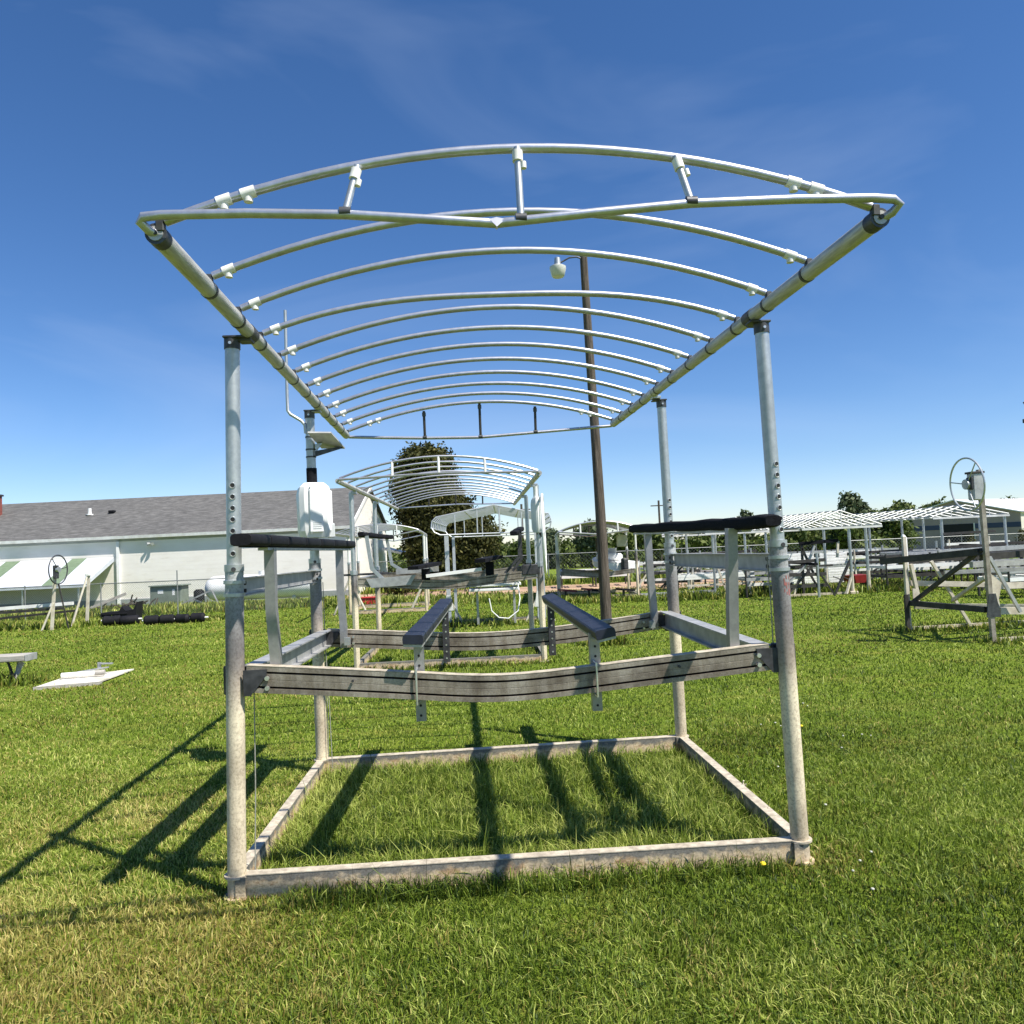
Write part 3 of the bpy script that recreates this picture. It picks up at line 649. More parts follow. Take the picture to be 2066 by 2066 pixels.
for x, y, z in ((1.04, .02, 1.44), (1.98, .02, 1.50)):
    b = MB(); b.bar((x-.14, y-.5, z+.03), (x+.14, y+.5, z+.06), .16, .05); b.bar((x, y, z-.28), (x, y, z), .12, .08); L2p(b, 'bunk', BLACK)
b = MB(); b.prism([(0.18, -.05, 1.33), (.9, -.05, 1.36), (.82, -.05, 1.22), (.25, -.05, 1.20)], (0, .03, 0)); L2p(b, 'side_channel', ALU)
b = MB(); b.bar((.55, .6, 1.40), (1.2, .6, 1.42), .06, .08); L2p(b, 'side_channel', ALU)
b = MB(); b.bar((-.16, .05, 1.40), (.5, .1, 1.40), .04, .03); L2p(b, 'crank_shaft', PLATE)
b = MB(); b.bbox((2.60, .02, 1.36), (.30, .12, .15), .01); L2p(b, 'slide_collar', PLATE)
housing((2.72, -.02, 2.16), .15, .18, .52, R(30), L2)
b = MB(); b.tube([(2.71, 0, 2.58), (2.71, 0, 2.42)], .04, 10); L2p(b, 'winch_sleeve', WHITE)
b = MB(); b.tube(ring_pts((2.80, .02, 1.88), .58, (1, -.10, 0), 36), .021, 8); wl = b.build('winch_wheel', WHITE, L2)
for k in range(3):
    b = MB(); pts = ring_pts((2.80, .02, 1.88), .57, (1, -.10, 0), 3, .4); b.tube([(2.80, .02, 1.88), pts[k]], .012, 6); b.build('wheel_spoke', WHITE, wl)
b = MB(); b.tube([(2.70, .02, 1.88), (2.81, .0, 1.88)], .05, 12); b.build('wheel_hub', PLATE, wl)
b = MB(); pts = [(1.95, -.2, .98), (1.98, -.22, .80), (2.08, -.22, .70), (2.22, -.2, .68), (2.36, -.18, .78), (2.40, -.1, .95), (2.38, 0, 1.2)]; b.tube(pts, .008, 6); L2p(b, 'hose', WHITE)
for k, (x0, x1, z) in enumerate(((1.78, 2.48, .98), (1.80, 2.50, .90), (1.78, 2.46, .80))):
    b = MB(); b.bbox(((x0+x1)/2, 5.5, z), (x1-x0+.4, .5, .055), .008); L2p(b, 'deck_slat', WHITEP)
for z in (.6,):
    for x in (1.75, 2.55):
        b = MB(); b.box((x, 5.5, z-.1), (.05, .05, .9)); L2p(b, 'deck_leg', ALU)

# --- lifts 3 and 5 farther back
L3 = arch_lift('white boat lift with low arched canopy beside the gable end of the shingled building', (-2.0, 17.9, 0), R(1), 2.1, 2.2, 2.14, -2.6, 3.0, 8, .17, .02, -.16, .04, WHITEP, cradle=False)
for a, b_ in (((2.1, 0, .9), (1.65, 0, .02)), ((2.1, 0, .9), (1.68, .0, .03)), ((0, 0, 1.0), (.45, 0, .02)), ((0, 0, 1.0), (-.45, 0, .02))):
    b = MB(); b.tube([a, b_], .026, 6); b.build('brace', CREAM, L3)
L5 = arch_lift('boat lift with solid-looking arched canopy sheltering a white motorboat', (4.05, 19.4, 0), R(-6), 2.35, 2.6, 1.98, -1.4, 3.6, 14, .24, .02, -.10, .04, WHITEP, cr_z=.82, rib_r=.024)
b = MB(); b.prism(arc((.05, -1.4, 2.075), (2.30, -1.4, 2.075), .25, 16)+list(reversed(arc((.05, -1.4, 2.069), (2.30, -1.4, 2.069), .25, 16))), (0, 4.9, 0)); b.build('canopy_cover', WHITEP, L5)
b = MB(); b.bbox((1.95, .05, 1.72), (.32, .10, .36), .02); b.build('winch_cover', CREAM, L5)
b = MB(); b.bbox((1.35, .3, 1.62), (.36, .25, .42), .02); b.build('tarp_bundle', BARK, L5)

# --- lift 4, gabled pipe canopy between lift 2 and the cypress
L4 = thing('boat_lift', 'grey boat lift with gabled pipe canopy in front of the dark cypress', 'boat lift', (.83, 13.3, 0), R(-3))
PALEP = M('pale_grey_pipe', (.60, .62, .66), None, 8, .45, .4)
for x in (0, 2.0):
    b = MB(); b.box((x, 0, 1.02), (.09, .06, 2.04)); b.build('post', PALEP, L4); b = MB(); b.box((x+.13, .35, 1.0), (.06, .05, 2.0)); b.build('post', PALEP, L4)
    for s_ in (-1, 1):
        b = MB(); b.bar((x, 0, .62), (x+.32*s_, -.05, .02), .04, .04); b.build('brace', CREAM, L4)
    b = MB(); b.prism([(x-.10, -.04, .35), (x+.10, -.04, .35), (x+.05, -.04, .68), (x-.05, -.04, .68)], (0, .05, 0)); b.build('gusset', WHITEP, L4)
for i in range(10):
    y = -1.6+i*.42; b = MB(); b.tube([(-.18, y, 2.14), (-.16, y, 2.28), (-.08, y, 2.36), (.5, y, 2.46), (1.10, y, 2.56), (1.6, y, 2.44), (2.2, y, 2.34), (2.25, y, 2.2)], .016, 6); b.build('rafter', PALEP, L4)
for (x, z) in ((-.16, 2.28), (.5, 2.46), (1.10, 2.56), (1.6, 2.44), (2.23, 2.28), (-.18, 2.14), (2.25, 2.18)):
    b = MB(); b.tube([(x, -1.6, z), (x, 2.18, z)], .013, 6); b.build('purlin', PALEP, L4)
for y in (-1.6, 2.18):
    b = MB(); b.tube([(-.18, y, 2.16), (-.12, y, 2.06), (0.0, y, 2.0), (2.1, y, 1.98), (2.22, y, 2.06), (2.25, y, 2.18)], .016, 6); b.build('end_chord', PALEP, L4)
    for x in (.3, .75, 1.2, 1.65):
        zt = np.interp(x, [-.08, 1.1, 2.2], [2.36, 2.56, 2.34]); b = MB(); b.tube([(x, y, zt), (x, y, 1.99)], .012, 6); b.build('end_strut', PALEP, L4)
for y in (.02, ): 
    b = MB(); b.bar((0, y, .10), (2.0, y, .10), .05, .06); b.build('base_beam', FRAME, L4)

# --- gabled canopies on the right
PALEC = M('chalky_canopy_pipe', (.70, .70, .69), (.52, .52, .50), 3, .55, .1)
def gable_lift(label, loc, W, L, H, rise, n, xoff=0., posts=True, base=True, mat=None):
    mat = mat or PALEC; t = thing('boat_lift', label, 'boat lift', loc, 0)
    if posts:
        for x in (W*.12, W*.62, W*.95):
            for y in (.02, L*.55):
                b = MB(); b.tube([(x, y, 0), (x, y, H-.02)], .038, 8); b.build('post', GALV, t)
    apx = W*.5+xoff
    for i in range(n):
        y = i*L/(n-1); b = MB(); b.tube([(0, y, H), (apx, y, H+rise), (W, y, H)], .022, 6); b.build('rafter', mat, t)
    for x, z in ((0, H), (apx, H+rise), (W, H), (apx*.5, H+rise*.5), ((apx+W)*.5, H+rise*.5)):
        b = MB(); b.tube([(x, 0, z), (x, L, z)], .018, 6); b.build('purlin', mat, t)
    for y in (0, L):
        b = MB(); b.bar((0, y-.03, H-.05), (W, y-.03, H-.05), .03, .055); b.build('end_beam', mat, t)
        for k in (.25, .5, .75):
            x = W*k; zt = H+rise*(x/apx if x < apx else (W-x)/(W-apx)); b = MB(); b.tube([(x, y, H-.05), (x, y, zt)], .012, 6); b.build('end_strut', mat, t)
    return t
GA = gable_lift('boat lift with white gabled canopy frame beside the white panels', (10.36, 16.5, 0), 2.25, 5.2, 1.86, .42, 13, -.03, posts=False)
for x, y in ((1.34, .03), (1.98, .35), (.25, 2.6), (1.9, 2.7)):
    b = MB(); b.tube([(x, y, 0), (x, y, .6)], .052, 8); b.build('lower_post', CREAM, GA); b = MB(); b.tube([(x, y, .55), (x, y, 1.85)], .042, 8); b.build('upper_post', GALV, GA)
b = MB(); b.bbox((1.34, .03, .04), (.22, .22, .08), .01); b.build('foot_pad', FLANGE, GA)
for a, b_, m_ in (((1.34, .03, .95), (.85, .03, .03), DARKB), ((1.34, .03, .5), (1.10, -.1, .02), CREAM), ((.2, .5, .95), (.62, .4, .05), DARKB), ((.2, .5, .7), (-.15, .4, .02), CREAM), ((-.6, .2, .78), (.9, .2, .80), DARKB), ((-.6, .9, .55), (.3, .9, .58), DARKB), ((.05, .3, 1.42), (1.15, .3, 1.47), BLACK), ((.1, .3, 0), (.12, .3, 1.4), DARKB), ((1.1, .3, 1.0), (1.15, .3, 1.45), CREAM), ((.12, .3, 1.30), (.42, .3, .55), DARKB), ((.48, .3, 1.35), (.2, .3, .75), ALU), ((-.3, .6, .55), (-.55, .55, .15), DARKB), ((-.3, .6, .55), (.0, .55, .15), DARKB)):
    b = MB(); b.bar(a, b_, .055, .055 if m_ is not BLACK else .09); b.build('brace', m_, GA)
b = MB(); b.bar((-.9, .1, .035), (1.3, .1, .035), .05, .06); b.build('ground_rail', FLANGE, GA)
GB = gable_lift('gabled white canopy frame partly hidden behind the right front post', (8.35, 18.6, 0), 1.95, 5.0, 1.86, .40, 10)
for a, b_ in (((.3, .1, 1.0), (.62, .1, .02)), ((1.0, .1, 1.0), (1.45, .1, .02)), ((.1, .2, .82), (1.6, .2, .84)), ((-.6, .1, .30), (1.4, .1, .30))):
    b = MB(); b.bar(a, b_, .05, .05); b.build('brace', CREAM if a[2] != .82 else DARKB, GB)
GC = gable_lift('long white gabled canopy in front of the grey metal building', (15.0, 18.0, 0), 2.35, 7.5, 2.02, .30, 15, -.15)
for a, b_ in (((.3, 0, 1.5), (1.9, 0, 1.52)), ((.3, 0, 1.1), (2.2, 0, 1.12)), ((.3, 1.5, .8), (2.2, 1.5, .82))):
    b = MB(); b.bar(a, b_, .05, .07); b.build('cross_beam', DARKB, GC)

# ================================================================== wheel lifts
def wheel(parent, c, r, axis, tube_r=.016, mat=GALV):
    b = MB(); b.tube(ring_pts(c, r, axis, 40), tube_r, 8); wo = b.build('hand_wheel', mat, parent)
    pts = ring_pts(c, r, axis, 3, 1.2)
    for k in range(3):
        b = MB(); b.tube([c, pts[k]], tube_r*.7, 6); b.build('wheel_spoke', mat, wo)
    a = Vector(axis).normalized(); b = MB(); b.tube([Vector(c)-a*.03, Vector(c)+a*.035], .075, 16); b.build('wheel_hub', GALV, wo)
    return wo
WR = thing('boat_lift', 'weathered cantilever boat lift with large hand wheel at the right edge', 'boat lift', (8.79, 6.8, 0), 0, world=True)
def wr(name, mat, *bars):
    for p, q, a, h in bars:
        b = MB(); b.bar(p, q, a, h); b.build(name, mat, WR, ang=30)
wr('post', CRADLE, ((8.80, 6.80, 0), (8.765, 6.80, 2.53), .062, .062))
wr('far_post', CREAM, ((8.545, 8.5, .02), (8.55, 8.5, 1.58), .055, .055))
wr('leg', DARKB, ((8.50, 8.46, .0), (8.50, 8.46, .62), .06, .05))
wr('side_beam', DARKB, ((8.56, 8.5, .475), (8.76, 6.85, .485), .07, .085), ((8.30, 8.75, 1.17), (8.72, 6.85, 1.33), .09, .10))
wr('cross_beam', DARKB, ((8.78, 6.9, 1.25), (11.6, 7.3, 1.32), .08, .10), ((8.5, 8.6, 1.16), (11.5, 8.9, 1.24), .06, .10))
wr('platform_beam', CREAM, ((8.62, 8.55, .80), (11.6, 8.2, .62), .05, .085), ((8.60, 8.40, .43), (11.6, 7.0, .35), .05, .09), ((8.95, 7.1, .80), (11.6, 7.2, .76), .05, .09), ((9.0, 6.9, .45), (11.6, 6.9, .34), .05, .10))
wr('brace', DARKB, ((8.60, 8.42, .50), (8.74, 6.83, 1.36), .055, .055))
wr('brace', ALU, ((8.83, 6.80, 1.25), (9.24, 6.80, .43), .035, .045))
wr('cross_beam', ALU, ((8.95, 7.4, 1.12), (11.6, 7.9, 1.10), .07, .09), ((9.0, 8.3, 1.30), (11.6, 8.4, 1.34), .05, .07), ((8.9, 8.0, .98), (11.6, 7.6, 1.00), .05, .06))
wr('brace', CREAM, ((8.86, 6.95, .95), (9.20, 8.3, .50), .05, .05), ((9.6, 8.5, .06), (9.0, 8.5, 1.15), .045, .045), ((8.62, 8.46, 1.12), (8.70, 8.46, .62), .05, .06))
wr('ground_rail', FLANGE, ((8.545, 8.5, .055), (11.6, 8.62, .055), .035, .045), ((8.80, 6.80, .05), (11.6, 6.95, .05), .04, .05))
b = MB(); b.prism([(8.70, 6.76, .38), (8.92, 6.76, .38), (8.86, 6.76, .72), (8.76, 6.76, .72)], (0, .012, 0)); b.build('gusset', CLAMP, WR)
b = MB(); b.prism([(8.86, 6.9, .52), (9.02, 6.9, .42), (9.0, 6.9, .62), (9.06, 6.9, .86), (8.90, 6.9, 1.0)], (0, .02, 0)); b.build('gusset', CREAM, WR)
b = MB(); b.prism([(8.60, 8.42, .38), (8.72, 8.42, .38), (8.70, 8.42, .70), (8.60, 8.42, .72)], (0, .015, 0)); b.build('gusset', CREAM, WR)
b = MB(); b.tube([(8.60, 8.55, 1.10), (8.60, 8.55, 1.56), (8.58, 8.55, 1.585), (8.55, 8.55, 1.59)], .03, 10); b.build('pvc_guide', WHITE, WR)
b = MB(); b.bbox((8.68, 6.78, 2.28), (.16, .15, .40), .015); wb = b.build('winch_box', ALU, WR)
b = MB(); b.bbox((8.60, 6.77, 2.33), (.06, .12, .18), .01); b.build('winch_gear', PLATE, wb)
b = MB(); b.bbox((8.68, 6.78, 2.485), (.19, .18, .03), .004); b.build('winch_lid', DARKB, wb)
wheel(WR, Vector((8.565, 6.80, 2.32)), .385, (1, 0, .04), .013)
b = MB(); b.tube([(9.56, 6.80, 3.36), (9.545, 6.8, 3.46), (9.52, 6.80, 3.50)], .012, 6); b.bbox((9.53, 6.80, 3.22), (.06, .05, .06), .004); b.tube([(9.56, 6.8, 0.4), (9.56, 6.8, 3.40)], .025, 8); b.build('pole_hook', PLATE, WR)

WL = thing('boat_lift', 'old boat lift with small hand wheel in front of the striped awning', 'boat lift', (-9.95, 17.7, 0), 0, world=True)
def wl_(name, mat, *bars):
    for p, q, a, h in bars:
        b = MB(); b.bar(p, q, a, h); b.build(name, mat, WL, ang=30)
wl_('post', CREAM, ((-9.95, 17.75, 0), (-9.82, 17.75, 1.72), .065, .065), ((-9.50, 18.75, 0), (-9.42, 18.75, 1.42), .065, .065), ((-11.65, 17.9, .5), (-11.62, 17.9, 1.45), .065, .065), ((-12.2, 19, 0), (-12.18, 19, .9), .06, .06))
wl_('brace', CREAM, ((-9.88, 17.72, .72), (-10.16, 17.65, .0), .045, .045), ((-9.45, 18.7, 1.38), (-9.75, 18.4, .02), .045, .045))
wl_('brace', DARKB, ((-9.76, 17.76, 1.25), (-9.52, 17.76, .03), .03, .03))
wl_('platform_beam', WHITEP, ((-12.3, 18.0, .60), (-9.55, 18.1, .68), .10, .085))
wl_('platform_beam', DARKB, ((-12.3, 17.95, .50), (-9.75, 18.0, .56), .08, .07), ((-12.2, 18.6, .30), (-9.7, 18.6, .45), .07, .06))
b = MB(); b.bbox((-9.80, 17.72, 1.56), (.12, .10, .36), .01); b.build('winch_box', PLATE, WL)
wheel(WL, Vector((-9.74, 17.72, 1.62)), .39, (.90, -.12, 0), .017, PLATE)
b = MB(); b.bbox((-9.43, 18.72, 1.44), (.14, .10, .10), .02); b.build('post_cap', WHITE, WL)

# ================================================================== yard light pole
PL = thing('yard_light', 'tall weathered wooden pole with a yard light behind the lift', 'light pole', (3.52, 8.94, 0), 0, world=True)
b = MB(); pts = []; rad = []
for i in range(15):
    t = i/14; pts.append((3.545-.075*t+.012*math.sin(t*5), 8.94, -.05+6.72*t)); rad.append(.098-.034*t)
b.tube(pts, rad, 16); b.build('pole', WOOD, PL)
b = MB(); b.tube([(3.45, 8.92, 6.56), (3.33, 8.90, 6.60), (3.20, 8.90, 6.585), (3.10, 8.90, 6.53), (3.04, 8.9, 6.50)], .014, 8); b.build('lamp_arm', PLATE, PL)
b = MB(); b.tube([(3.0, 8.9, 6.47), (3.0, 8.9, 6.585)], [.058, .05], 14); b.tube([(3.0, 8.9, 6.585), (3.0, 8.9, 6.60)], [.05, .02], 14); b.build('photocell_head', GALV, PL)
b = MB(); b.tube([(3.0, 8.9, 6.43), (3.0, 8.9, 6.455), (3.0, 8.9, 6.475)], [.135, .10, .055], 20); lh = b.build('lamp_hood', GALV, PL)
LENS = M('lamp_lens', (.62, .62, .56), (.50, .50, .46), 30, .35)
b = MB(); b.tube([(3.0, 8.9, 6.255), (3.0, 8.9, 6.27), (3.0, 8.9, 6.40), (3.0, 8.9, 6.43)], [.09, .108, .142, .140], 20); b.build('lens', LENS, lh)

# ================================================================== left building
BL = thing('warehouse', 'long white sided building with grey shingle roof and striped awning', 'building', (-10.5, 31, 0), world=True)
A0 = Vector((-22.5, 29.75, 0)); A1 = Vector((-3.42, 27.75, 0)); ax_ = (A1-A0).normalized(); nb = Vector((-ax_.y, ax_.x, 0)); DEP = 7.6; EV = 2.80; RG = 4.62
wall = MB(); quad = [A0, A1, A1+nb*DEP, A0+nb*DEP]
zup = Vector((0, 0, 1))
wall.add([A0, A1, A1+zup*EV, A0+zup*EV], [(0, 1, 2, 3)]); wall.add([A1, A1+nb*DEP, A1+nb*DEP+zup*EV, A1+nb*DEP*.5+zup*(RG-.06), A1+zup*EV], [(0, 1, 2, 3, 4)])
wall.add([A0, A0+nb*DEP, A0+nb*DEP+zup*EV, A0+nb*DEP*.5+zup*(RG-.06), A0+zup*EV], [(4, 3, 2, 1, 0)]); wall.add([A0+nb*DEP, A1+nb*DEP, A1+nb*DEP+zup*EV, A0+nb*DEP+zup*EV], [(3, 2, 1, 0)])
wall.build('wall', SIDING, BL, smooth=False)
fd = MB(); fd.bar(A0-nb*.02+zup*.12, A1-nb*.02+ax_*.02+zup*.12, .06, .24); fd.build('foundation', SOFFIT, BL)
rf = MB(); oh = .10; sl_ = (RG-EV)/(DEP*.5)
E0, E1 = A0-nb*oh-ax_*.3, A1-nb*oh+ax_*.16; R0, R1 = A0+nb*DEP*.5-ax_*.3, A1+nb*DEP*.5+ax_*.16; B0, B1 = A0+nb*(DEP+oh)-ax_*.3, A1+nb*(DEP+oh)+ax_*.16
ez = EV-oh*sl_+.06; rz_ = RG+.06; th = zup*.07
rf.add([E0+zup*ez, E1+zup*ez, R1+zup*rz_, R0+zup*rz_, B1+zup*ez, B0+zup*ez, E0+zup*ez-th, E1+zup*ez-th, R1+zup*rz_-th, R0+zup*rz_-th, B1+zup*ez-th, B0+zup*ez-th],
       [(0, 1, 2, 3), (3, 2, 4, 5), (7, 6, 9, 8), (8, 9, 11, 10), (0, 6, 7, 1), (1, 7, 8, 2), (2, 8, 10, 4), (4, 10, 11, 5), (0, 3, 9, 6), (3, 5, 11, 9)])
roof = rf.build('roof', SHINGLE, BL, smooth=False)
g = MB(); g.sweep([(-.06, -.06), (.06, -.06), (.07, .06), (-.07, .06)], [E0+zup*(ez-.05)-nb*.05, E1+zup*(ez-.05)-nb*.05]); g.build('gutter', WHITEP, BL)
g = MB(); g.add([E0+nb*.02+zup*(ez-.10), E1+nb*.02+zup*(ez-.10), A1-nb*.005+zup*(EV-.20), A0-nb*.005+zup*(EV-.20)], [(3, 2, 1, 0)]); g.build('soffit', SOFFIT, BL, smooth=False)
g = MB(); g.bar(E1+zup*(ez-.02)+ax_*.02, R1+zup*(rz_-.02)+ax_*.02, .04, .16, up=ax_.cross((R1-E1)).normalized()*-1); g.build('rake_board', WHITEP, BL)
def onwall(d, z, o=0.): return A0+ax_*d-nb*o+zup*z
LEN = (A1-A0).length
def wall_d(px_x):  # distance along wall for a world x
    return (px_x-A0.x)/ax_.x
for dx in (wall_d(-12.85), wall_d(-6.55)):
    g = MB(); g.bar(onwall(dx, .05, .06), onwall(dx, EV-.2, .06), .11, .08, up=(0, 1, 0)); g.build('downspout', WHITE, BL)
dx = wall_d(-11.45)
for s_ in (-1, 1):
    g = MB(); g.tube([onwall(dx, EV-.32, .05), onwall(dx+.12*s_, EV-.36, .22)], [.03, .07], 8); g.build('flood_light', GALV, BL)
# awning
a0, a1 = wall_d(-22), wall_d(-13.05)
aw = MB(); aw.add([onwall(a0, 1.98, .02), onwall(a1, 1.98, .02), onwall(a1-.05, .98, 2.0), onwall(a0, .98, 2.0)], [(0, 3, 2, 1)]); aw.add([onwall(a1, 1.98, .02), onwall(a1-.05, .98, 2.0), onwall(a1-.05, .86, 1.96), onwall(a1, 1.80, .0)], [(0, 1, 2, 3)])
aw.add([onwall(a0, .98, 2.0), onwall(a1-.05, .98, 2.0), onwall(a1-.05, .86, 2.0), onwall(a0, .86, 2.0)], [(0, 3, 2, 1)])
awn = aw.build('awning', AWNW, BL, smooth=False)
for xx in (-14.78, -17.55, -20.4):
    d0 = wall_d(xx); s = MB(); s.add([onwall(d0, 1.985, .03), onwall(d0+.62, 1.985, .03), onwall(d0+.62, .985, 2.01), onwall(d0, .985, 2.01)], [(0, 3, 2, 1)]); s.build('awning_stripe', AWNG, awn, smooth=False)
for xx in (-13.4, -15.6, -17.8):
    s = MB(); d0 = wall_d(xx); s.bar(onwall(d0, .0, 1.9), onwall(d0, .9, 1.9), .05, .05); s.build('awning_post', GALV, awn)
def roofpt(x, k): d = wall_d(x); return A0+ax_*d-nb*oh*(1-k)+nb*DEP*.5*k+zup*(ez+(rz_-ez)*k)
p = roofpt(-15.3, .58); s = MB(); s.tube([p-zup*.05, p+zup*.28], .075, 10); s.tube([p-zup*.02, p+zup*.03], .16, 10); s.build('vent_pipe', WHITE, BL)
p = roofpt(-14.35, .60); s = MB(); s.bbox(p+zup*.06, (.25, .22, .12), .02); s.build('roof_vent', BLACK, BL)
p = roofpt(-19.85, .62); s = MB(); s.box(p+zup*.35, (.62, .62, 1.25)); ch_ = s.build('chimney', BRICK, BL)
s = MB(); s.box(p+zup*1.0, (.72, .72, .08)); s.build('chimney_cap', PLATE, ch_)
# lean-to at the far end
s = MB(); s.prism([A1+nb*5.0+ax_*.3+zup*1.9, A1+nb*5.0+ax_*2.6+zup*1.25, A1+nb*5.0+ax_*2.6+zup*1.15, A1+nb*5.0+ax_*.3+zup*1.8], nb*2); s.build('lean_to_roof', WHITEP, BL)

# ================================================================== yard things on the left
def tank():
    t = thing('propane_tank', 'white horizontal propane tank beside the long building', 'tank', (-6.3, 25.6, 0), R(-3))
    b = MB(); P = []; r = []
    for k in range(7): a = k/6*math.pi/2; P.append((-1.95+.45*(1-math.sin(a))-.45, 0, .62)); r.append(max(.01, .46*math.cos(a)))
    prof = [(-2.15+.4*(1-math.cos(R(a)))-0, max(.012, .46*math.sin(R(a)))) for a in (2, 20, 40, 60, 75, 90)]
    P = [(x, 0, .62) for x, _ in prof]+[(-x, 0, .62) for x, _ in reversed(prof)]; rr = [q for _, q in prof]+[q for _, q in reversed(prof)]
    b.tube(P, rr, 20); b.build('tank_body', WHITE, t, ang=60)
    for x in (-1.2, 1.2):
        b = MB(); b.box((x, 0, .12), (.12, .6, .24)); b.build('leg', GUTTER, t)
    b = MB(); b.tube([(0, 0, 1.06), (0, 0, 1.2)], .16, 12); b.build('dome', WHITE, t)
tank()
t = thing('utility_cabinet', 'green metal utility cabinet with two white labels behind the fence', 'cabinet', (-9.75, 25.7, 0), R(-4))
b = MB(); b.bbox((0, 0, .40), (1.15, .7, .80), .03); cb = b.build('cabinet_body', GREENP, t); b = MB(); b.bbox((.03, -.02, .815), (1.25, .8, .05), .01); b.build('cabinet_lid', GREENP, t)
b = MB(); b.box((-.18, -.353, .60), (.20, .006, .14)); b.build('label_plate', WHITE, cb); b = MB(); b.box((.30, -.353, .57), (.09, .006, .22)); b.build('label_plate', WHITE, cb)
t = thing('black_drum', 'black plastic drum beside the propane tank', 'drum', (-8.55, 25.3, 0)); b = MB(); b.tube([(0, 0, 0), (0, 0, .04), (0, 0, .55), (0, 0, .60)], [.16, .19, .19, .15], 14); b.build('drum_body', RUBBER, t); b = MB(); b.tube([(0, 0, .60), (0, 0, .63)], .12, 12); b.build('drum_lid', RUBBER, t)
t = thing('scrap_frame', 'bent metal scrap frame lying in the weeds by the tank', 'scrap metal', (-8.1, 24.2, 0))
for a, c in (((-.9, 0, .1), (.35, 0, .62)), ((.35, 0, .62), (.55, .1, .12)), ((-.3, .1, .30), (.3, .2, .05))):
    b = MB(); b.bar(a, c, .06, .05); b.build('scrap_bar', ALU, t)
def floats(label, x, y, L, r, rz, n):
    t = thing('dock_float', label, 'dock float', (x, y, 0), rz)
    for i in range(n):
        x0 = -L/2+L*i/n; x1 = x0+L/n-.03; q = r*random.uniform(.82, 1.12); yo = random.uniform(-.05, .05); b = MB(); b.tube([(x0, yo, q), (x0+.04, yo, q), ((x0+x1)/2, yo*.4, q), (x1-.04, -yo, q), (x1, -yo, q)], [q*.75, q, q*random.uniform(.88, 1.02), q, q*.75], 14); b.build('float_drum', RUBBER, t)
    b = MB(); b.tube([(-L/2-.06, 0, r), (L/2+.06, 0, r)], .025, 8); b.build('axle', WHITE, t)
floats('row of black dock float drums end to end in the weeds', -6.75, 17.9, 1.60, .125, R(5), 4)
floats('short fat black dock float left of the drum row', -8.35, 18.3, .95, .15, R(4), 2)
t = thing('dock_bin', 'black plastic tub with raised corner by the wheel lift', 'bin', (-9.15, 20.2, 0), R(5))
b = MB(); b.prism([(-.5, -.3, 0), (.48, -.3, 0), (.52, -.3, .54), (.42, -.3, .32), (.2, -.3, .30), (.1, -.3, .42), (.0, -.3, .28), (-.5, -.3, .26)], (0, .6, 0)); b.build('bin_body', RUBBER, t, smooth=False)
b = MB(); b.bbox((-.1, -.31, .22), (.7, .03, .04), .005); b.build('bin_rim', RUBBER, t)
t = thing('brush_pile', 'pile of cut branches and brown debris against the white wall', 'brush pile', (-10.9, 24.6, 0))
for i in range(26):
    p = Vector((random.gauss(0, .45), random.gauss(0, .25), random.uniform(0, .15))); q = p+Vector((random.uniform(-.5, .7), random.uniform(-.3, .3), random.uniform(.05, .42)))
    b = MB(); b.tube([p, p.lerp(q, .5)+Vector((0, 0, .05)), q], .026, 5); b.build('branch', BARK, t)
b = MB(); b.bar((-1.3, -.1, .12), (.0, .1, .62), .05, .10); b.build('plank', PLANK, t)
# chain-link fences with real wires
def fence(label, pts, h, wire_gap=.07, posts_dx=2.4, tall=None, wires=True, wr_=.0022):
    L0 = Vector(pts[0]); t = thing('chain_link_fence', label, 'fence', L0, 0, world=True)
    for i in range(len(pts)-1):
        a, b_ = Vector(pts[i]), Vector(pts[i+1]); d = (b_-a); Ln = d.length; d.normalize(); n = max(1, int(Ln/posts_dx))
        for k in range(n+1):
            if i > 0 and k == 0: continue
            p = a.lerp(b_, k/n); hh = h+.05+(.28 if tall is not None and k == tall else 0); z0 = float(ground_z(p.x, p.y)); m_ = MB(); m_.tube([(p.x, p.y, z0), (p.x, p.y, z0+hh)], .020, 8); m_.build('fence_post', FENCEM, t)
        z0 = float(ground_z(a.x, a.y)); z1 = float(ground_z(b_.x, b_.y)); m_ = MB(); m_.tube([a+zup*(h+z0), b_+zup*(h+z1)], .020, 6); m_.build('top_rail', FENCEM, t)
        if wires:
            m_ = MB(); k = int((Ln+h)/wire_gap)
            for j in range(k):
                for s_ in (1, -1):
                    x0 = j*wire_gap-(h if s_ > 0 else 0); x1 = x0+h*s_ if s_ > 0 else x0-h
                    if s_ < 0: x0 = j*wire_gap; x1 = x0-h
                    za, zb = 0., h
                    if x0 > Ln and x1 > Ln: continue
                    def cl(x0, x1, za, zb):
                        if x0 == x1: return None
                        ta, tb = 0., 1.
                        for lim, sg in ((0., 1), (Ln, -1)):
                            fa, fb_ = (x0-lim)*sg, (x1-lim)*sg
                            if fa < 0 and fb_ < 0: return None
                            if fa < 0: ta = max(ta, fa/(fa-fb_))
                            elif fb_ < 0: tb = min(tb, fa/(fa-fb_))
                        return ta, tb
                    c = cl(x0, x1, za, zb)
                    if c is None or c[1]-c[0] < .01: continue
                    P = a+d*(x0+(x1-x0)*c[0])+zup*(h*c[0]+.02+z0); Q = a+d*(x0+(x1-x0)*c[1])+zup*(h*c[1]+.02*(1-c[1])+z0)
                    m_.tube([P, Q], wr_, 3, cap=False)
            tag(m_.build('wire_mesh', FENCEM, t), kind='stuff')
    return t
fence('chain link fence running in front of the long white building', [(-15.5, 22.4, 0), (-8.0, 21.6, 0), (-3.6, 21.8, 0)], 1.08, .075, 2.5, tall=3)
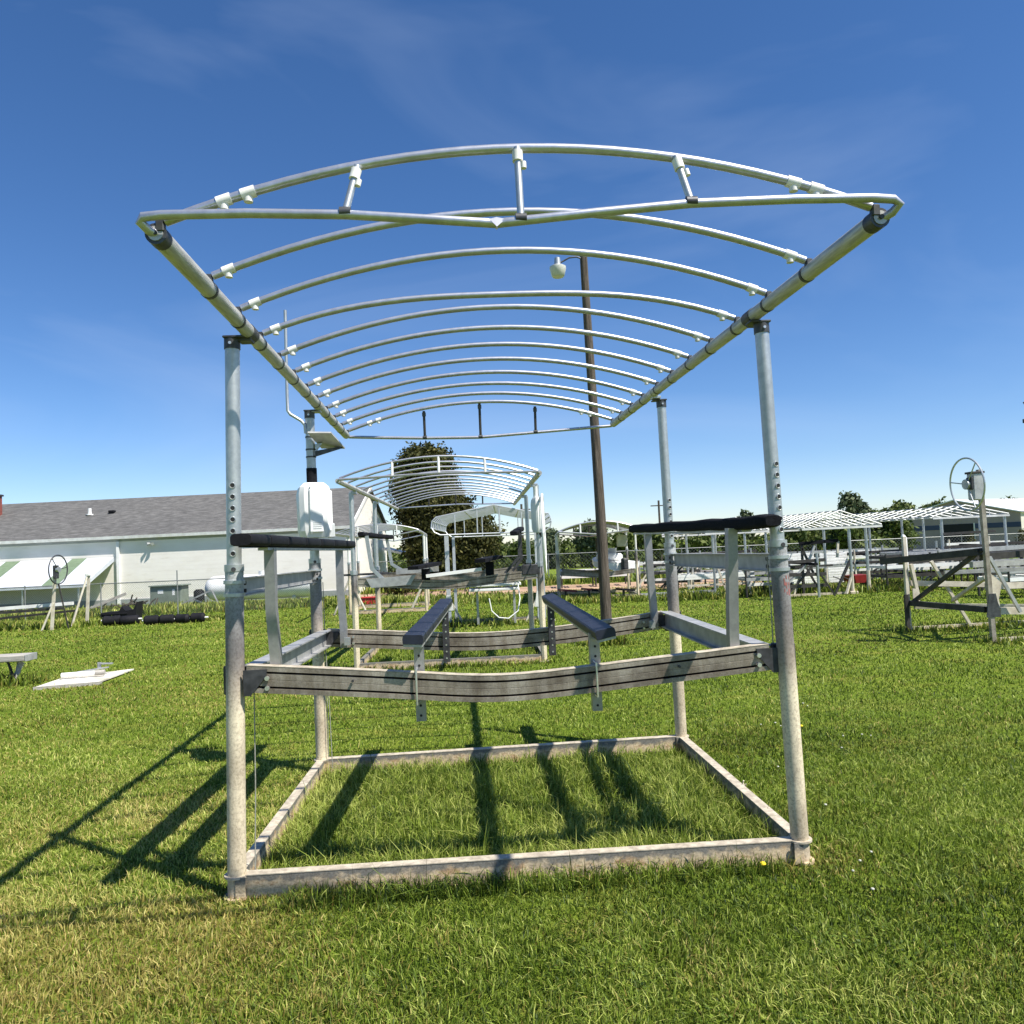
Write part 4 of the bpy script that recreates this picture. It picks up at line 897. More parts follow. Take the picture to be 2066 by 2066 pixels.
fence('distant chain link fence along the far side of the dirt track', [(-3.4, 31.5, 0), (5.0, 31.0, 0), (17, 30, 0)], 1.25, .16, 2.8, wr_=.003)
fence('chain link fence in front of the grey metal building', [(19, 31.0, 0), (33, 31.5, 0)], 1.25, .16, 2.8, wr_=.003)

# board, pipe roll and bench on the lawn
PANELM = M('dirty_panel', (.70, .66, .57), (.44, .40, .32), 6, .8, 0, .2, lo=.44, hi=.66)
t = thing('white_panel', 'white painted panel lying flat in the grass left of the lift', 'panel', (-4.45, 7.95, 0), world=True)
b = MB(); b.prism([(-4.88, 7.28, .02), (-4.10, 7.49, .02), (-4.10, 8.72, .02), (-4.90, 8.15, .02)], (0, 0, .020)); b.build('panel_sheet', PANELM, t, smooth=False)
b = MB(); b.bar((-4.88, 7.28, .02), (-4.04, 7.49, .02), .03, .05); b.build('panel_edge', PLANK, t)
t = thing('pipe_roll', 'white pipe with tan end resting on the white panel', 'pipe', (-4.55, 8.1, .055), world=True)
b = MB(); b.tube([(-4.83, 7.95, .095), (-4.38, 8.03, .095)], .038, 12); b.build('pipe_body', WHITE, t); b = MB(); b.tube([(-4.38, 8.03, .098), (-4.25, 8.055, .098)], .040, 12); b.build('pipe_end', PLANK, t)
t = thing('metal_bracket', 'small bent metal bracket lying on the white panel', 'bracket', (-4.5, 8.25, .055), world=True)
for a, c in (((-4.72, 8.2, .10), (-4.30, 8.3, .14)), ((-4.42, 8.3, .20), (-4.25, 8.32, .19)), ((-4.44, 8.3, .12), (-4.44, 8.3, .22))):
    b = MB(); b.bar(a, c, .05, .018); b.build('bracket_bar', ALU, t)
t = thing('plank_bench', 'grey plank bench with crossed legs at the left edge', 'bench', (-6.2, 8.1, 0), world=True)
b = MB(); b.bbox((-6.05, 8.05, .385), (1.45, .30, .095), .012); b.build('seat', PLANK, t)
b = MB(); b.bbox((-5.315, 8.05, .385), (.02, .31, .10), .004); b.build('end_cap', ALU, t)
for x in (-5.52, -6.6):
    b = MB(); b.bar((x, 8.0, 0), (x+.05, 8.05, .34), .07, .05); b.build('leg', PLANK, t)
    b = MB(); b.bar((x+.02, 7.98, .02), (x-.10, 8.0, .33), .02, .03); b.build('leg_brace', DARKB, t)
    b = MB(); b.bar((x-.06, 8.1, .10), (x+.06, 8.1, .30), .03, .05); b.build('leg_brace', WHITEP, t)

# ================================================================== yard things in the middle and right
t = thing('red_bin', 'red plastic bin on the grass behind the second lift', 'bin', (-1.83, 21.0, 0), R(-5)); b = MB()
b.prism([(-.19, -.15, 0), (.19, -.15, 0), (.24, -.15, .27), (-.24, -.15, .27)], (0, .3, 0)); b.build('bin_body', RED, t, smooth=False); b = MB(); b.bbox((0, 0, .285), (.52, .36, .03), .006); b.build('bin_lid', RED, t)
t = thing('wheelbarrow', 'dark red wheelbarrow tub by the foot of the gabled lift', 'wheelbarrow', (13.2, 19.2, 0), R(20)); b = MB()
b.prism([(-.25, -.22, .12), (.20, -.22, .12), (.36, -.26, .36), (-.34, -.26, .36)], (0, .46, 0)); b.build('tray', DKRED, t, smooth=False)
b = MB(); b.tube([(.30, -.02, .14), (.30, .03, .14)], .14, 14); b.build('wheel', RUBBER, t)
for y in (-.15, .18):
    b = MB(); b.tube([(.3, y*.4, .14), (-.2, y, .16), (-.75, y, .34)], .016, 6); b.build('handle', DARKB, t); b = MB(); b.tube([(-.2, y, .14), (-.25, y, 0)], .014, 6); b.build('leg', DARKB, t)
def white_panels(label, c, W, H, n, lean, rz=0, z0=.02):
    t = thing('slatted_dock', label, 'slatted dock', (c[0], c[1], c[2] if len(c) > 2 else 0), rz, 'white slatted dock panels stacked on edge')
    for i in range(n):
        z = z0+(H-z0)*(i+.5)/n; b = MB(); b.bbox((0, lean*z, z), (W, .04, (H-z0)/n-.012), .006); b.build('slat', WHITE, t)
    for x in (-W*.42, W*.42):
        b = MB(); b.bar((x, .035, 0), (x, .035+lean*H, H), .05, .03, up=(0, 1, 0)); b.build('stile', WHITEP, t)
white_panels('upper right white slatted dock panel on edge', (13.55, 21.3, .60), .95, .40, 4, .1)
white_panels('upper left white slatted dock panel on edge', (12.35, 21.4, .62), 1.15, .42, 4, .1)
white_panels('lower left white slatted dock panel standing on the grass', (12.35, 21.2, 0), 1.05, .50, 6, .08)
white_panels('lower right white slatted dock panel standing on the grass', (13.60, 21.1, 0), .72, .52, 6, .08)
def rack(label, loc, W, D, Hs, rz=0, legs=3, top=WHITEP):
    t = thing('dock_section', label, 'dock section', loc, rz)
    for z, m_ in Hs:
        for y in (0, D):
            b = MB(); b.bar((0, y, z), (W, y, z), .06, .09); b.build('frame_beam', m_, t)
        for k in range(int(W/.5)+1):
            b = MB(); b.bar((k*.5, 0, z), (k*.5, D, z), .05, .07); b.build('cross_member', m_, t)
    for k in range(legs):
        for y in (0, D):
            x = W*k/(legs-1); b = MB(); b.tube([(x, y, 0), (x, y, max(z for z, _ in Hs)+.1)], .03, 6); b.build('leg', DARKB, t)
    return t
rack('long low grey dock frame stacked with white beams behind the gabled lift', (13.9, 17.6, 0), 3.6, 1.4, ((.78, DARKB), (.55, WHITEP), (.98, ALU)))
rack('dock frame stack with grey beams behind the wheel lift', (16.5, 16.2, 0), 3.6, 1.6, ((.85, ALU), (.60, WHITEP), (.35, CREAM)), 0, 4)
rack('tall timber rack of grey beams right of the wheel lift', (17.6, 13.2, 0), 4.0, 1.2, ((1.20, ALU), (1.36, ALU), (.95, ALU), (.5, CREAM)), R(5), 5)
rack('low white dock section beyond the dirt track', (4.9, 25.6, 0), 2.6, 1.2, ((.42, WHITEP), (.62, WHITEP)), R(-4), 3)
rack('empty dock frame on the grass right of the light pole', (6.55, 17.9, 0), 2.3, 1.5, ((.05, ALU),), R(2), 2)
rack('white dock section leaning among frames right of the boat', (8.1, 20.9, 0), 2.6, 1.0, ((.40, WHITEP), (.48, WHITE)), R(3), 3)
rack('far rack of white dock pieces before the hedge', (9.5, 31.6, 0), 3.2, 1.2, ((.62, WHITEP), (.36, ALU)), 0, 3)
rack('far grey dock rack in front of the cypress', (-.5, 26.4, 0), 3.4, 1.2, ((.50, ALU), (.25, CREAM)), 0, 3)
rack('pale dock rack beside the far chain link fence', (14.6, 26.5, 0), 4.2, 1.2, ((.9, ALU), (.62, WHITEP), (.3, ALU)), 0, 4)
rack('dark trestle frame with white planks beside the red wheelbarrow', (12.9, 16.9, 0), 2.6, .9, ((.92, DARKB), (.66, WHITE), (.40, DARKB)), R(2), 3)
rack('low stack of dark beams left of the gabled lift', (8.9, 16.9, 0), 1.6, .8, ((.78, DARKB), (.50, ALU)), R(1), 3)
rack('white beam stack behind the far post of the wheel lift', (13.6, 13.0, 0), 2.4, 1.0, ((.44, WHITE), (.62, ALU), (.80, DARKB)), R(3), 3)
rack('dark beam trestle in front of the long white canopy', (14.6, 15.4, 0), 3.2, .9, ((.98, DARKB), (.72, ALU), (.45, DARKB)), R(-3), 4)
rack('weathered double-deck dock frame at the far right', (19.2, 17.6, 0), 3.4, 1.1, ((1.15, DARKB), (.80, WHITEP), (.45, ALU)), R(2), 4)
def frame_lift(label, loc, rz, W, D, H, seed):
    g_ = random.Random(seed); t = thing('lift_frame', label, 'lift frame', loc, rz)
    for x in (0, W):
        for y in (0, D):
            b = MB(); b.tube([(x, y, 0), (x, y, H*g_.uniform(.85, 1.1))], .036, 8); b.build('post', g_.choice((GALV, ALU, CREAM)), t)
        b = MB(); b.bar((x, 0, H*.62), (x+g_.uniform(-.5, .5), -.1, .03), .045, .045); b.build('brace', g_.choice((CREAM, DARKB)), t)
    for k in range(3):
        z = H*(.28+.27*k); b = MB(); b.bar((-.15, 0, z), (W+.25, .05, z+g_.uniform(-.05, .05)), .06, .085); b.build('cross_beam', g_.choice((DARKB, ALU, DARKB)), t)
        b = MB(); b.bar((-.1, D, z), (W+.1, D, z), .06, .08); b.build('cross_beam', g_.choice((ALU, WHITEP)), t)
    for k in range(2):
        b = MB(); b.bar((g_.uniform(0, W*.4), 0, .1), (g_.uniform(W*.6, W), .05, H*.8), .045, .045); b.build('diagonal', g_.choice((DARKB, ALU)), t)
    b = MB(); b.bar((W*.1, -.4, H*.78), (W*.2, D+.3, H*.80), .10, .06); b.build('bunk', BLACK, t)
    b = MB(); b.bar((W*.8, -.4, H*.78), (W*.75, D+.3, H*.80), .10, .06); b.build('bunk', BLACK, t)
frame_lift('grey lift frame with black bunks just right of the right front post', (9.3, 15.9, 0), R(3), 1.2, 1.6, 1.15, 1)
frame_lift('dark lift frame between the two gabled canopies', (13.9, 20.6, 0), R(2), 1.8, 1.8, 1.2, 3)
frame_lift('empty lift frame under the long white canopy', (15.3, 19.2, 0), R(0), 1.9, 2.2, 1.15, 4)
frame_lift('lift frame crowded behind the hand wheel lift', (17.8, 19.6, 0), R(5), 2.2, 1.8, 1.35, 5)
frame_lift('low lift frame beside the far motorboat lift', (7.3, 21.6, 0), R(-2), 1.5, 1.5, 1.05, 6)
frame_lift('far lift frame before the fence left of the gabled canopies', (10.2, 25.2, 0), R(1), 2.0, 1.5, 1.3, 7)
def cradle_rack(label, loc, rz, c):
    t = thing('bunk_cradle', label, 'bunk cradle', loc, rz)
    for x in (-.35, .35):
        b = MB(); b.bar((x-.22, -.1, .33), (x+.22, .1, .27), .30, .06); b.build('bunk', c, t); b = MB(); b.bar((x-.05, 0, 0), (x-.05, 0, .28), .06, .06); b.build('support', DARKB, t)
    b = MB(); b.bar((-.9, 0, .05), (.9, 0, .08), .06, .07); b.build('cross_beam', DARKB, t)
cradle_rack('low bunk cradle with dark red pads by the light pole', (4.62, 19.3, 0), R(-5), DKRED)
cradle_rack('low bunk cradle with black pads under the motorboat', (5.5, 18.4, 0), R(3), BLACK)
t = thing('tarp_bundle', 'dark blue tarp bundle with white floats along the far fence', 'tarp', (12.9, 33.2, 0)); b = MB()
b.tube([(-1.3, 0, .22), (-1.1, 0, .26), (-.2, .05, .24), (.8, 0, .28), (1.2, 0, .22)], [.12, .26, .25, .28, .12], 12); tb = b.build('tarp_roll', TARP, t)
for i in range(5):
    b = MB(); x = -.95+i*.48; b.tube([(x, -.28, .12), (x, -.28, .2), (x, -.28, .28)], [.09, .13, .07], 10); b.build('float_ball', WHITE, t)
# motorboat on lift 5
t = thing('motorboat', 'small white motorboat sitting on the far lift under an arched canopy', 'boat', (5.95, 20.6, .74), R(8)); t.scale = (.62, .62, .72); b = MB(); secs = []
for y, wd, zk, zs in ((-1.6, .85, .0, .44), (-.6, .90, .0, .46), (.6, .85, .02, .50), (1.7, .60, .10, .58), (2.4, .25, .26, .64), (2.7, .03, .42, .66)):
    secs.append([(-wd, y, zs), (-wd*.92, y, zk+(zs-zk)*.45), (-wd*.45, y, zk+.06), (0, y, zk), (wd*.45, y, zk+.06), (wd*.92, y, zk+(zs-zk)*.45), (wd, y, zs)])
vs_ = [p for s_ in secs for p in s_]; fs_ = []
for i in range(5):
    for k in range(6): fs_.append((i*7+k, i*7+k+1, i*7+8+k, i*7+7+k))
fs_ += [tuple(reversed(range(7)))]+[(i*7, i*7+7, i*7+13, i*7+6) for i in range(5)]
b.add(vs_, fs_); b.build('hull', WHITE, t, ang=50)
b = MB(); b.bbox((0, .55, .66), (1.2, .9, .30), .08); b.build('cabin', WHITE, t); b = MB(); b.prism([(-.55, 1.0, .80), (.55, 1.0, .80), (.5, .75, 1.05), (-.5, .75, 1.05)], (0, .02, .01)); b.build('windscreen', GUTTER, t)
b = MB(); b.bbox((0, -1.75, .35), (.32, .30, .55), .06); b.build('outboard_motor', PLATE, t)

# ================================================================== right building
RB = thing('metal_shed', 'grey metal shed with navy band, dark doorway and white roof', 'building', (53, 75, -.9), world=True)
P1 = Vector((56.6, 70, -1.1)); dr = Vector((.90, .436, 0)).normalized(); dl = Vector((-.436, .90, 0)).normalized(); GW = 13.2; ev, rgz = 2.86, 4.45; Lr = 22
q0, q1 = P1, P1+dl*GW
def zz(p, z): return Vector((p.x, p.y, z))
w1 = MB(); w1.add([q1, q0, zz(q0, ev), zz((q0+q1)/2, rgz), zz(q1, ev)], [(0, 1, 2, 3, 4)]); wall_ = w1.build('gable_wall', BWALL, RB, smooth=False)
w1 = MB(); w1.add([q0, q0+dr*Lr, zz(q0+dr*Lr, ev), zz(q0, ev)], [(0, 1, 2, 3)]); w1.build('side_wall', BSIDE, RB, smooth=False)
w1 = MB(); w1.add([q1+dr*Lr, q1, zz(q1, ev), zz(q1+dr*Lr, ev)], [(0, 1, 2, 3)]); w1.build('side_wall', BSIDE, RB, smooth=False)
nrm = -dr
rm = MB(); e = .25; ra, rb2 = zz((q0+q1)/2, rgz+.08)-dr*e, zz((q0+q1)/2, rgz+.08)+dr*Lr; oa, ob = zz(q0-dl*e, ev+.03)-dr*e, zz(q0-dl*e, ev+.03)+dr*Lr; oc, od = zz(q1+dl*e, ev+.03)-dr*e, zz(q1+dl*e, ev+.03)+dr*Lr
rm.add([oa, ob, rb2, ra, od, oc], [(0, 1, 2, 3), (3, 2, 4, 5)]); rm.add([x-zup*.1 for x in (oa, ob, rb2, ra, od, oc)], [(3, 2, 1, 0), (5, 4, 2, 3)]); rm.add([oa, ra, oc, oa-zup*.1, ra-zup*.1, oc-zup*.1], [(0, 1, 4, 3), (1, 2, 5, 4)]); rm.build('roof', BROOF, RB, smooth=False)
def gw(d, z, o=.03): p = q0+dl*d+nrm*o; return zz(p, z)
def gquad(name, d0, d1, z0, z1, mat, par, o=.03):
    b = MB(); b.add([gw(d1, z0, o), gw(d0, z0, o), gw(d0, z1, o), gw(d1, z1, o)], [(0, 1, 2, 3)]); b.add([gw(d1, z0, o-.025), gw(d0, z0, o-.025), gw(d0, z1, o-.025), gw(d1, z1, o-.025)], [(3, 2, 1, 0)]); return b.build(name, mat, par, smooth=False)
gquad('navy_band', .0, 4.6, 1.35, 1.86, NAVY, wall_); gquad('navy_band', 8.3, GW, 1.35, 1.86, NAVY, wall_)
gquad('doorway', 4.7, 8.2, -1.0, 1.9, DOORK, wall_, .04); gquad('door_jamb', 8.2, 8.35, -1.0, 1.95, WHITEP, wall_, .05); gquad('door_jamb', 4.55, 4.7, -1.0, 1.95, WHITEP, wall_, .05)
gquad('gable_vent', 6.1, 7.1, 3.3, 3.9, SOFFIT, wall_, .04)

# ================================================================== trees
def leaves(name, parent, clumps, n, size, mat, seed, flat=.6, shell=.55):
    g = np.random.default_rng(seed); vol = np.array([c[3]*c[4]*c[5] for c in clumps])**.67; pick = g.choice(len(clumps), n, p=vol/vol.sum())
    C = np.array(clumps)[pick]; d = g.normal(size=(n, 3)); d /= np.linalg.norm(d, axis=1)[:, None]; r = shell+(1-shell)*g.random(n)**.6; r *= 1+.10*g.normal(size=n)
    # lumps on the surface
    lump = .80+.40*vnoise(d[:, 0]*2.2+C[:, 0]*3, d[:, 1]*2.2+d[:, 2]*2.9+C[:, 2], 1.6)
    P = C[:, :3]+d*C[:, 3:6]*(r*lump)[:, None]
    ctr = P+g.normal(size=(n, 3))*size*.3; s = size*(.55+.9*g.random(n))
    nr = d+g.normal(size=(n, 3))*.75; nr /= np.linalg.norm(nr, axis=1)[:, None]
    a = np.cross(nr, g.normal(size=(n, 3))); a /= np.linalg.norm(a, axis=1)[:, None]+1e-9; b = np.cross(nr, a)
    q = np.stack([ctr-a*s[:, None], ctr-b*(s*flat)[:, None], ctr+a*s[:, None], ctr+b*(s*flat)[:, None]], 1).reshape(-1, 3)
    rnd = np.clip(.45+.28*g.normal(size=n)+.25*(lump-1), 0, 1)
    o = np_mesh(name, q, np.arange(4*n).reshape(n, 4), np.zeros((0, 3), int), mat, {'rnd': np.repeat(rnd, 4)}, parent)
    return o
def trunk(parent, h, r, spread, nl, seed, x=0, y=0):
    g = random.Random(seed); b = MB(); b.tube([(x, y, -.1), (x+g.uniform(-.05, .05)*h*.3, y, h*.35), (x+g.uniform(-.08, .08)*h*.3, y, h*.75)], [r, r*.75, r*.3], 8)
    for k in range(nl):
        a = g.uniform(0, 6.28); z = h*g.uniform(.2, .6); b.tube([(x, y, z), (x+math.cos(a)*spread*.5, y+math.sin(a)*spread*.5, z+h*.13), (x+math.cos(a)*spread*.85, y+math.sin(a)*spread*.85, z+h*.3)], [r*.4, r*.25, r*.08], 5)
    return b.build('trunk', BARK, parent)
cy = thing('cypress_tree', 'tall dense dark cypress standing behind the second lift', 'tree', (0, 32, 0))
trunk(cy, 6, .22, 1.2, 8, 3)
cl = [(-.40, 0, 5.45, 1.35, 1.2, 1.1), (-.45, 0, 4.5, 1.5, 1.35, 1.3), (-.10, 0, 3.4, 1.75, 1.4, 1.3), (.25, 0, 2.9, 1.6, 1.4, 1.3), (1.05, .1, 2.2, 1.75, 1.4, 1.3), (-.1, 0, 2.0, 1.5, 1.4, 1.2), (1.25, 0, 1.3, 1.3, 1.2, .9), (.3, -.2, 1.1, 1.4, 1.2, .9), (-.9, .2, 5.0, .85, .8, 1.0), (.1, 0, 4.6, .8, .8, .9), (.55, 0, 3.9, .75, .8, .9)]
leaves('crown', cy, cl, 62000, .085, CYPL, 4, .55, .62); leaves('inner_foliage', cy, [(a, b, c, d*.86, e*.86, f*.9) for a, b, c, d, e, f in cl], 16000, .15, CYPL, 5, .6, .35)
def tree(label, x, y, h, w_, seed, mat=TREEL, n=1500, size=.28, z0=.25, cat='tree', name='tree', group='trees along the horizon'):
    z = float(ground_z(x, y)); t = thing(name, label, cat, (x, y, z), 0, group); g = random.Random(seed); trunk(t, h, .05*h*.5, w_*.5, 5, seed)
    cl = []
    for k in range(7):
        a = g.uniform(0, 6.28); rr_ = g.uniform(0, .55)*w_; zc = h*(z0+(.86-z0)*g.random()); f = g.uniform(.30, .48); cl.append((math.cos(a)*rr_, math.sin(a)*rr_, zc, w_*f*1.1, w_*f*1.1, h*f*.55))
    cl.append((0, 0, h*.82, w_*.38, w_*.38, h*.2))
    leaves('crown', t, cl, n, size, mat, seed+50); return t
# (x, y, height, half-width, seed, material)
FT = [(3.2, 62, 3.5, 2.4, 1, 0), (6.2, 60, 2.9, 2.2, 2, 0), (9.0, 66, 4.1, 2.6, 3, 1), (12.2, 63, 4.6, 3.0, 4, 1), (14.6, 58, 3.4, 2.6, 5, 0), (17.2, 62, 3.8, 3.0, 6, 0), (20.4, 57, 3.4, 2.6, 7, 0), (23.4, 60, 3.7, 2.8, 8, 0), (26.4, 64, 5.2, 1.9, 9, 1), (29.5, 62, 3.9, 2.9, 10, 0), (35.4, 62, 6.5, 2.0, 11, 1), (33.8, 66, 4.4, 2.8, 12, 0), (38.5, 62, 4.9, 2.8, 13, 0), (36.5, 66, 4.3, 2.4, 14, 0), (31.5, 56, 3.4, 2.5, 16, 0), (62, 100, 7.2, 4.0, 18, 0), (70, 104, 7.6, 4.4, 19, 0), (78, 100, 7.0, 4.0, 20, 0), (86, 104, 6.5, 4.2, 21, 1), (56, 100, 6.4, 3.4, 22, 0), (-6.2, 44, 3.3, 1.8, 23, 0), (-3.9, 41, 2.6, 1.4, 24, 0)]
NM = ['leftmost low green tree in the gap right of the cypress', 'low round green tree right of the cypress', 'pale wispy tree left of the light pole', 'tall pale tree just left of the light pole', 'round bush-like tree behind the far boat lift', 'broad green tree right of the light pole', 'low green tree under the right guide pad', 'green tree seen between the guide uprights', 'slim pale tree beside the right front post', 'low tree behind the hidden gabled canopy', 'tall narrow tree rising above the white gabled canopy', 'green tree right of the tall narrow tree', 'bushy tree behind the long white canopy', 'rounded tree left of the metal shed', 'dark low tree beneath the white gabled canopy', 'tree top above the left roof slope of the metal shed', 'tree top over the middle of the white shed roof', 'tree top over the right of the white shed roof', 'pale tree top at the far right behind the shed', 'tree behind the shed gable peak', 'light green tree beside the far end of the shingled building', 'small light green tree left of the cypress']
for (x, y, h, w_, s_, m_), nm in zip(FT, NM): tree(nm, x, y, h*(.9 if y < 45 else .86), w_*.8, s_, PALEL if m_ else TREEL, 2600, .13 if y < 45 else .19 if y < 80 else .3)
tree('low dark leafy heap added at the foot of the cypress', -1.1, 26.6, 1.0, 1.5, 61, CYPL, 1500, .07, .1, 'shrub', 'dark_leaf_heap', None)  # leaf heap added to fill the dark area below the cypress
# continuous far hedge (reads as one mass)
g_ = np.random.default_rng(5); cl = []
for i in range(130):
    a = R(-48+96*i/129); r = (78 if a < R(29.5) else 135)+g_.uniform(-6, 6); x = 1.2+r*math.sin(a); y = -4.1+r*math.cos(a); h = (1.9+1.0*g_.random())*(1 if r < 100 else 1.5); cl.append((x, y, float(ground_z(x, y))+h*.5, 2.6, 1.6, h*.62))
hd = leaves('far_hedgerow', None, cl, 45000, .22, TREEL, 77); tag(hd, 'far green hedgerow along the horizon', 'hedge', kind='stuff')
for i, (x, y) in enumerate(((49.5, 67.5), (54.5, 67.3))):
    z = float(ground_z(x, y)); t = thing('conifer_shrub', ('small dark cone-shaped shrub left of the shed corner', 'small dark cone-shaped shrub nearest the shed corner')[i], 'shrub', (x, y, z)); trunk(t, .8, .06, .2, 2, 80+i); leaves('crown', t, [(0, 0, .8, .55, .55, .8), (0, 0, 1.5, .35, .35, .7)], 500, .13, CYPL, 90+i)
# utility poles and bare branches far away
for i, (x, y, h) in enumerate(((20.2, 70, 6.2), (6.6, 66, 6.0))):
    z = float(ground_z(x, y)); t = thing('utility_pole', ('thin distant utility pole right of the light pole', 'thin distant utility pole right of the cypress')[i], 'utility pole', (x, y, z)); b = MB(); b.tube([(0, 0, 0), (0, 0, h)], .10, 6); b.build('pole', BARK, t); b = MB(); b.bar((-.8, 0, h-.5), (.8, 0, h-.5), .08, .1); b.build('crossarm', BARK, t)

# ================================================================== grass, weeds, flowers
def grass_blades(name, x, y, h, wd, seed, lean=.45, dry=None, boost=0.):
    g = np.random.default_rng(seed); n = len(x); z = ground_z(x, y); a = g.random(n)*2*np.pi; dx, dy = np.cos(a), np.sin(a)
    la = g.random(n)*4.9+4*np.pi*vnoise(x, y, 5.5); ln = np.abs(g.normal(size=n))*lean; lx, ly = np.cos(la)*ln*h, np.sin(la)*ln*h
    B = np.stack([x, y, z-.004], 1); S = np.stack([dx, dy, 0*dx], 1)*wd[:, None]*.5
    mid = B+np.stack([lx*.35, ly*.35, h*.55], 1); tip = B+np.stack([lx, ly, h*(1-.22*np.clip(ln, 0, 1.4))], 1)
    V = np.stack([B-S, B+S, mid+S*.8, mid-S*.8, tip], 1).reshape(-1, 3); i = np.arange(n)*5
    q = np.stack([i, i+1, i+2, i+3], 1); t = np.stack([i+3, i+2, i+4], 1)
    pn = fbm(x, y, 1.1); rnd = np.clip(.30+.40*g.random(n)+.22*g.normal(size=n)+.50*(pn-.5)+.25*(fbm(x, y, 3.2)-.5)+.45*(fbm(x*.35, y*1.1, .9)-.5)+.13*np.clip((.3-x)/1.8, 0, 1)*np.clip((7-y)/4, 0, 1)+boost, 0, 1)
    R5 = np.stack([rnd*.45, rnd*.45, rnd, rnd, np.clip(rnd*1.25, 0, 1)], 1).ravel()  # shade between blades painted in: dark bases, brighter tips
    return np_mesh(name, V, q, t, GRASS, {'rnd': R5, 'dry': np.repeat(dry if dry is not None else np.zeros(n), 5)})
def dryness(x, y, g):
    base = fbm(x+3, y-1, .75); lf = np.clip((np.where(y < .1, .75, .35)-x)/2.0, 0, 1)*np.clip((4.5-y)/4., 0.15, 1)
    d = np.clip((base-.44)*2.6, 0, 1)*(.07+1.35*lf)+lf*.38
    d += .9*np.exp(-(((x+.05)/.35)**2+((y+.45)/.28)**2))+.6*np.exp(-(((x+.45)/.5)**2+((y+.75)/.3)**2))
    d += .20*np.clip((fbm(x, y, 2.7)-.58)*5, 0, 1)+.24*np.clip((fbm(x*.5+7, y*1.2, .45)-.54)*5, 0, 1)*np.clip((y-1.5)/3, 0, 1)
    d += .55*np.exp(-(((x-3.0)/.22)**2+((y+.12)/.18)**2))+.5*np.clip((fbm(x+9, y, 1.6)-.56)*6, 0, 1)*(y < .0)*np.clip((1.2-x)/1.5, 0, 1)
    return np.where(g.random(len(x)) < np.clip(d, 0, .92), .35+.65*g.random(len(x)), .06*d)
N = 600000; g = np.random.default_rng(21)
r = np.exp(np.log(2.35)+(np.log(44)-np.log(2.35))*g.random(N)); a = YAW+R(-50)+R(100)*g.random(N); x = CAM.x+r*np.sin(a); y = CAM.y+r*np.cos(a)
bad = ((x > -4.95) & (x < -4.0) & (y > 7.5) & (y < 8.25)) | ((y > 27.7) & (x < -3.3)) | ((y > 24.6) & (y < 27.6) & (x > -3) & (x < 11.6))
x, y, r = x[~bad], y[~bad], r[~bad]; n = len(x)
inside = (x > .04) & (x < 2.86) & (y > .05) & (y < 2.13); nearf = (np.abs(y+.09) < .13) & (x > .25) & (x < 2.8) & ~inside; in2 = (x > -.5) & (x < 2.6) & (y > 7.2) & (y < 10)
clump = fbm(x, y, 2.2)
h = (.025+.025*g.random(n))*(.65+.8*clump); h[inside] = (.055+.085*g.random(inside.sum()))*(.55+.9*clump[inside]); h[nearf] = (.05+.07*g.random(nearf.sum())); h[in2] *= 1.9
ex = g.random(n) < .012; h[ex] *= 1.9
far = np.clip((r-14)/20, 0, 1); h *= 1+.25*far
wd = np.maximum(.0052, .00092*r)*(.7+.6*g.random(n))
dr_ = dryness(x, y, g); dr_[inside] *= .25
tag(grass_blades('lawn_grass', x, y, h, wd, 22, .75, dr_, np.where(inside, .16, .0)), 'short mown lawn grass with dry straw patches', 'grass', kind='stuff')  # blades inside the frame coloured lighter to offset their own shade
# extra density close to the camera and under the lift
n = 90000; x = g.uniform(-3.2, 5.2, n); y = g.uniform(-2.2, 2.6, n); inside = (x > .04) & (x < 2.86) & (y > .05) & (y < 2.13)
h = np.where(inside, .05+.06*g.random(n), .022+.026*g.random(n))*(.6+.8*fbm(x, y, 2.2)); dr_ = dryness(x, y, g); dr_[inside] *= .25
tag(grass_blades('undergrowth_grass', x, y, h, .0055*(.7+.6*g.random(n)), 23, 1.0, dr_, np.where(inside, .14, 0.)), 'lower layer of short lawn grass under the lift', 'grass', kind='stuff')  # same lighter colour against self-shading inside the frame
# weeds: strips of taller growth at the building, fences, posts
xs, ys, hs = [], [], []
def strip(x0, y0, x1, y1, wdt, n, hh):
    t = g.random(n); xs.append(x0+(x1-x0)*t+g.normal(size=n)*.1); ys.append(y0+(y1-y0)*t+g.normal(size=n)*wdt); hs.append(hh*(.35+.9*g.random(n))*(.35+1.1*fbm(xs[-1], ys[-1], .9)))
strip(-15, 23.8, -3.4, 23.2, .7, 9000, .26); strip(-15.5, 19.3, -9.2, 19.0, .5, 4500, .20); strip(-9, 18.9, -5.6, 18.5, .25, 1500, .13); strip(-3.2, 22.4, 2.6, 21.2, .8, 5000, .26)
strip(3.5, 18.6, 8.5, 17.4, .35, 3000, .22); strip(8.6, 17.9, 14, 17.2, .4, 4500, .26); strip(13.5, 18.2, 20, 17.8, .5, 4000, .25); strip(-3, 29.5, 18, 29.3, .7, 6000, .38)
strip(3.25, 8.9, 3.75, 8.9, .10, 900, .16); strip(-6.6, 7.95, -5.2, 8.0, .12, 900, .18); strip(-.45, 7.45, 2.35, 7.2, .06, 900, .12); strip(-.3, 9.9, 2.5, 9.8, .1, 900, .16)
strip(8.4, 8.6, 10.5, 8.6, .2, 900, .13); strip(8.7, 6.8, 10.5, 6.9, .15, 700, .12); strip(.5, 13.3, 3.0, 13.2, .3, 1200, .2)
x = np.concatenate(xs); y = np.concatenate(ys); h = np.concatenate(hs); rr_ = np.hypot(x-CAM.x, y-CAM.y)
